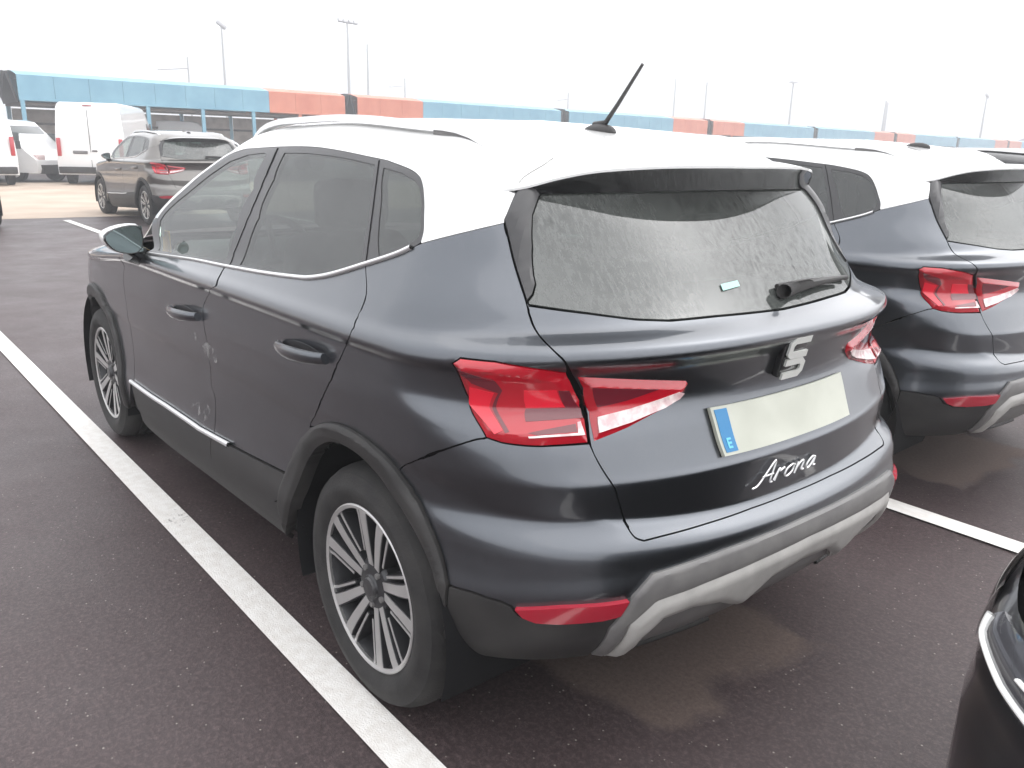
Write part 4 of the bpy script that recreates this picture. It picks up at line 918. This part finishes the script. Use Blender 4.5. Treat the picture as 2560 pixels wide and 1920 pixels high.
# ================================================================== vans
M['van_white'] = paint('van_white', (.80, .80, .80), metal=0.0, rough=.4, dust_amt=.15)
M['glass_dark'] = mat('dark_window', (.03, .04, .04), .08, coat=.5)
def van(L, Wd, H, nose, loc, rz, label, side_windows=False, group='white vans by the train'):
    """panel van; local x forward, origin at the rear axle on the ground"""
    t = empty('van', loc, rz); tag(t, label, 'van', group)
    xr = -1.0; xf = L-1.0; hw = Wd/2
    prof = [(xr, .42), (xr-.03, .9), (xr+.02, H*.62), (xr+.10, H-.12), (xr+.25, H), (xf-nose-1.15, H), (xf-nose-.85, H-.06), (xf-nose+.02, H*.56), (xf-.30, H*.46), (xf-.04, H*.36), (xf, .45), (xf-.05, .30), (xr, .32)]
    bm = bmesh.new(); n = len(prof); secs = []
    for y, sc in ((-hw, .0), (-hw, 1), (hw, 1), (hw, 0)): pass
    for y, ins_ in ((-hw, 1), (-hw+.10, 0), (hw-.10, 0), (hw, 1)):
        row_ = []
        for (x, z) in prof:
            k = ins_*(.06 if z < H*.6 else .05); zz = z - (k if z > H*.5 else 0)*1.0; xx = x + (k if x < 0 else -k)
            yy = y*(1 - .10*max(0, (z-H*.55)/(H*.45)))
            row_.append(bm.verts.new((xx if ins_ else x, yy, zz if ins_ else z)))
        secs.append(row_)
    for a, b in zip(secs, secs[1:]):
        for i in range(n): bm.faces.new((a[i], a[(i+1) % n], b[(i+1) % n], b[i]))
    bm.faces.new(secs[0][::-1]); bm.faces.new(secs[-1]); bmesh.ops.triangulate(bm, faces=[f for f in bm.faces if len(f.verts) > 4])
    bm_obj('van_body', bm, 'van_white', t, angle=38)
    def bx(name, c, s, m, par=t, rot=None, bev=.02):
        q = bmesh.new(); bm_box(q, c, s, bev, rot); return bm_obj(name, q, m, par)
    bx('rear_bumper', (xr-.05, 0, .46), (.16, Wd*.94, .20), 'plastic'); bx('front_bumper', (xf-.02, 0, .42), (.18, Wd*.9, .28), 'plastic')
    for s2 in (1, -1):
        bx('tail_lamp', (xr-.025, s2*(hw-.11), 1.15), (.05, .12, .55), 'lamp_red'); bx('headlamp', (xf-.16, s2*(hw-.22), H*.40), (.22, .30, .18), 'lamp_clear')
        bx('cab_window', (xf-nose-.42, s2*(hw*.955), H*.69), (.75, .02, H*.20), 'glass_dark', rot=Matrix.Rotation(s2*math.radians(6), 4, 'X'))
        bx('door_mirror', (xf-nose+.0, s2*(hw+.12), H*.60), (.10, .20, .26), 'plastic')
        bx('side_moulding', ((xr+xf)/2-.4, s2*(hw-.002), .72), (L*.5, .03, .14), 'plastic')
        for xw in (0.0, L-1.95):
            wv = bmesh.new(); bm_lathe_y(wv, [(.19, s2*-.01), (.21, s2*.0), (.29, s2*.0), (.33, s2*-.03), (.335, s2*-.2), (.2, s2*-.21)], (xw, s2*(hw-.015), .335), 28); ty = bm_obj('tyre', wv, 'rubber', t)
            wv = bmesh.new(); bm_lathe_y(wv, [(.0, s2*.0), (.06, s2*.0), (.08, s2*-.02), (.17, s2*-.015), (.205, s2*-.002)], (xw, s2*(hw-.02), .335), 24); bm_obj('rim', wv, 'silver', ty)
            wv = bmesh.new(); bm_lathe_y(wv, [(.0, s2*.004), (.39, s2*.004)], (xw, s2*(hw-.045), .36), 28); bm_obj('wheel_arch', wv, 'void', t)
        if side_windows:
            for k in range(2): bx('side_window', (.3+k*1.05, s2*(hw*.965), H*.72), (.85, .02, H*.17), 'glass_dark', rot=Matrix.Rotation(s2*math.radians(6), 4, 'X'))
    ws_ = bx('windscreen', (xf-nose-.42, 0, H*.755), (.03, Wd*.78, H*.40), 'glass_dark', rot=Matrix.Rotation(math.radians(-43), 4, 'Y'))
    bx('door_seam', (xr-.012, 0, H*.55), (.02, .012, H*.72), 'void', bev=0)
    bx('door_handle', (xr-.045, -.12, H*.42), (.03, .16, .04), 'plastic'); bx('plate_recess', (xr-.03, .30, H*.40), (.02, .42, .10), 'insert_grey'); bx('high_brake_lamp', (xr+.10, 0, H-.09), (.06, .28, .03), 'lamp_red')
    return t
van(5.6, 2.02, 2.50, .95, (28.3, -5.25, 0), math.radians(-27), 'tall white panel van with high roof, behind and left of the taupe car')
van(4.7, 1.95, 1.97, .62, (32.7, -2.0, 0), math.radians(-140), 'low white van in profile, its nose towards the tall van', True)
van(4.9, 1.95, 2.0, .95, (28.2, -1.76, 0), 0.0, 'white van at the left edge, only its tail and lamp in view')
van(5.2, 1.95, 2.35, .95, (42.6, -10.9, 0), math.radians(-110), 'white van far off below the blue wagon, right of the tall van', True)

# ================================================================== car-carrier train
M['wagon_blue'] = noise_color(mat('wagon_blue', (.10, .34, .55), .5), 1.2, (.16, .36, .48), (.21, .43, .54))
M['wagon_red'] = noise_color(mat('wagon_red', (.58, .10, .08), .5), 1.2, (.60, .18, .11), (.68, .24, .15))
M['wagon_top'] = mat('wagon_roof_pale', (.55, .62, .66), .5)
M['wagon_dark'] = noise_color(mat('wagon_underframe', (.05, .045, .04), .7), 3, (.04, .036, .034), (.10, .075, .06))
M['wagon_sheet'] = noise_color(mat('rusty_side_sheet', (.42, .35, .30), .7), 2.5, (.36, .30, .26), (.52, .45, .40))
M['bellows'] = mat('wagon_end_black', (.012, .012, .014), .6)
d0 = ray((3690, 425)); AZ = math.atan2(d0[1], d0[0]); DEP0 = 34.0
dr = ray((58, 330)); P0 = CAM + dr*(DEP0/ (dr @ C_F)); LW = .3*DEP0/ (np.array([math.cos(AZ), math.sin(AZ), 0]) @ C_F)
cargo_cols = ['white', 'black', 'grey', 'taupe']
def wagon(k):
    s0 = k*LW; o = empty('car_carrier_wagon', (P0[0]+math.cos(AZ)*s0, P0[1]+math.sin(AZ)*s0, 0), AZ)
    L = LW - .75; flip = (k % 2 == 1); zt, zb = 3.86, 2.86
    def bx(name, c, s, m, par=o, bev=.0, rot=None):
        q = bmesh.new(); bm_box(q, c, s, bev, rot); return bm_obj(name, q, m, par)
    xs = .72*L if not flip else .28*L
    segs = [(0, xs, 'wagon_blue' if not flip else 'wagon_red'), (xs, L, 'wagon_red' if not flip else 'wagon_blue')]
    for yside in (0.0, 2.75):
        for a, b, m in segs:
            npn = max(1, int(round((b-a)/1.35))) if yside == 0.0 else 1; st_ = (b-a)/npn
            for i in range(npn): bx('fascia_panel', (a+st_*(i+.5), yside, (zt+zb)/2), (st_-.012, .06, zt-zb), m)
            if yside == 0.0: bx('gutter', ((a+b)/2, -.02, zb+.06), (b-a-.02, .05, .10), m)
        npo = 6
        for i in range(npo+1):
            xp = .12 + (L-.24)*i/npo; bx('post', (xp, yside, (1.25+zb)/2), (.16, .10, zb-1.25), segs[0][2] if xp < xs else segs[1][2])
    for i in range(6):
        xa = .12 + (L-.24)*i/6 + .10; xb = .12 + (L-.24)*(i+1)/6 - .10; bx('side_sheet', ((xa+xb)/2, 2.70, 1.93), (xb-xa, .04, 1.36), 'wagon_sheet'); bx('sheet_rib', ((xa+xb)/2, 2.66, 2.0), (xb-xa, .05, .10), 'wagon_dark')
    # arched roof in the colours of the sides
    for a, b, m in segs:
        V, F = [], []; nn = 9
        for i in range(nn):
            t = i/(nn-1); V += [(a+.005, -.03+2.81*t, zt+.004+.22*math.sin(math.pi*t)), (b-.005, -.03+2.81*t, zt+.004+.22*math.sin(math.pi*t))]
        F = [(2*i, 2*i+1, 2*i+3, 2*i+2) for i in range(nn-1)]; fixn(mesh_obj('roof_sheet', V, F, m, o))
    bx('deck', (L/2, 1.375, 1.12), (L, 2.8, .22), 'wagon_dark'); bx('upper_deck', (L/2, 1.375, 2.74), (L, 2.6, .12), 'wagon_dark'); bx('underframe', (L/2, 1.375, .82), (L*.6, 1.6, .36), 'wagon_dark')
    for xe, r in ((.02, 1), (L-.02, -1)):
        q = bmesh.new(); bm_box(q, (xe - r*.20, 1.375, 3.38), (.10, 2.5, 1.25), .0, Matrix.Rotation(math.radians(-14*r), 4, 'Y')); bm_obj('end_bellows', q, 'bellows', o)
    for xw in (1.5, L-1.5):
        for yy in (.55, 2.2):
            wv = bmesh.new(); bm_lathe_y(wv, [(.0, .0), (.38, .0), (.45, -.03), (.45, -.12), (.0, -.12)], (xw, yy, .50), 24); bm_obj('rail_wheel', wv, 'wagon_dark', o)
    names = ['first', 'second', 'third', 'fourth', 'fifth', 'sixth', 'seventh', 'eighth', 'ninth']
    lab = ('wagon at the left edge of the train, left of the first black joint' if k < 0 else '%s car carrier wagon counted from the black joint at the left, %s' % (names[k], 'blue then red' if not flip else 'red then blue'))
    tag(o, lab, 'wagon', 'blue and red wagons of one train'); return o
for k in range(-1, 9): wagon(k)
trk = sheet('railway_bed', -30, LW*10, -2.2, 5, .006, 'ballast'); trk.location = (P0[0], P0[1], 0); trk.rotation_euler = (0, 0, AZ)

HAZE = 0.006
# ================================================================== masts, far hill
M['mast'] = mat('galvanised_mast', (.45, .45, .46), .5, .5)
M['hill'] = noise_color(mat('far_hill', (.16, .16, .19), .9), .05, (.05, .045, .065), (.07, .06, .085))
M['far_yellow'] = mat('far_yellow_roof', (.55, .45, .12), .7)
def at_depth(p, dep): d = ray(p); return CAM + d*(dep/(d @ C_F))
def mast(ptop, dep, label, head='flood', r=.16):
    top = at_depth(ptop, dep); o = empty('light_mast', (top[0], top[1], 0)); tag(o, label, 'mast', 'tall masts beyond the train'); h = top[2]
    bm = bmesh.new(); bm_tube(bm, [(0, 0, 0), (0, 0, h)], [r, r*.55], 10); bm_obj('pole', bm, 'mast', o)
    if head == 'flood':
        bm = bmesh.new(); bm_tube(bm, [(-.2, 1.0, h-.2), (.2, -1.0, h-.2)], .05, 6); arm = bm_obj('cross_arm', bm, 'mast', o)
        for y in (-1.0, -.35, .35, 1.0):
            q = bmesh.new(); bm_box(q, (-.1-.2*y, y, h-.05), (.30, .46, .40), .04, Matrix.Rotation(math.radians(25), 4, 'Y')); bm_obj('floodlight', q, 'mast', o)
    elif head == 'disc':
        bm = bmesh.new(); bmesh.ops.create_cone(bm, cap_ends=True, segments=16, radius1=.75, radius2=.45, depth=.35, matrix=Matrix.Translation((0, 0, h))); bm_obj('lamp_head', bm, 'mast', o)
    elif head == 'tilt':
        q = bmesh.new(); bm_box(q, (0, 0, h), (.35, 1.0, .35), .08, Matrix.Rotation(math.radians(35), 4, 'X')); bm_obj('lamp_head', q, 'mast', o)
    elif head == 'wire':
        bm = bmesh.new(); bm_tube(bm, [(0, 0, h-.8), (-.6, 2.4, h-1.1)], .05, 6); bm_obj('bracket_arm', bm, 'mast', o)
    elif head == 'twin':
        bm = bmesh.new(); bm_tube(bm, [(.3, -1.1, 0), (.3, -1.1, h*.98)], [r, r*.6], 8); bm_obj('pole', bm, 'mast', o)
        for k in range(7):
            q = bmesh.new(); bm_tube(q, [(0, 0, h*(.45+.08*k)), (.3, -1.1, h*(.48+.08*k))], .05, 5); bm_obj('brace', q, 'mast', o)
    return o
mast((553, 62), 75, 'slender mast above the first blue wagon, leftmost of all', 'tilt')
mast((868, 52), 85, 'tallest mast with four floodlights above the first red panels', 'flood', .2)
mast((918, 110), 90, 'plain mast just right of the floodlight mast', None)
mast((1690, 195), 120, 'thin mast left of the bare pair above the third wagon', None, .14)
mast((1768, 205), 115, 'thin pole right of the antenna above the red panels', None, .16)
mast((1984, 204), 120, 'mast with round lamp head, right of the aerial', 'disc', .2)
mast((2216, 252), 140, 'pair of braced poles beyond the distant red panels', 'twin', .3)
mast((2468, 240), 125, 'mast with tilted lamp near the right edge, before the hill', 'tilt', .2)
mast((468, 142), 62, 'short catenary post with bracket above the first blue wagon', 'wire', .09)
mast((1012, 196), 95, 'short post with bracket above the joint of red and blue panels', 'wire', .12)
mast((1421, 232), 110, 'short post near the foot of the aerial', 'wire', .12)
# hill: a long low ridge far to the right
V, F = [], []; nh = 40
cen = at_depth((2560, 300), 165.0); ax_ = Vector((C_R[0], C_R[1], 0)).normalized(); fw2 = Vector((C_F[0], C_F[1], 0)).normalized()
for i in range(nh):
    t = i/(nh-1); u = -45 + 110*t; hgt = 13.5*math.exp(-((u-36)/40)**2)*(1+.06*math.sin(u*.2)+.04*math.sin(u*.5))+.5
    for dpt, k in ((-30, 0), (-12, .75), (0, 1.0), (15, .6), (30, 0)):
        p = Vector((cen[0], cen[1], 0)) + ax_*u + fw2*dpt; V.append((p.x, p.y, hgt*k - 1))
F = [(i*5+j, i*5+j+1, (i+1)*5+j+1, (i+1)*5+j) for i in range(nh-1) for j in range(4)]
hl = fixn(mesh_obj('hill', V, F, 'hill')); hl['kind'] = 'structure'

# ================================================================== damp air
bm = bmesh.new(); bm_box(bm, (140, -110, 14.5), (400, 420, 31)); hz = bm_obj('haze', bm, 'void', smooth=False)
mh = bpy.data.materials.new('haze_air'); mh.use_nodes = True; mh.node_tree.nodes.clear()
ho = N(mh, 'ShaderNodeOutputMaterial'); pv = N(mh, 'ShaderNodeVolumePrincipled'); pv.inputs['Color'].default_value = (.96, .97, 1, 1); pv.inputs['Density'].default_value = HAZE; pv.inputs['Anisotropy'].default_value = .2
mh.node_tree.links.new(pv.outputs[0], ho.inputs['Volume']); hz.data.materials.clear(); hz.data.materials.append(mh); hz['kind'] = 'stuff'
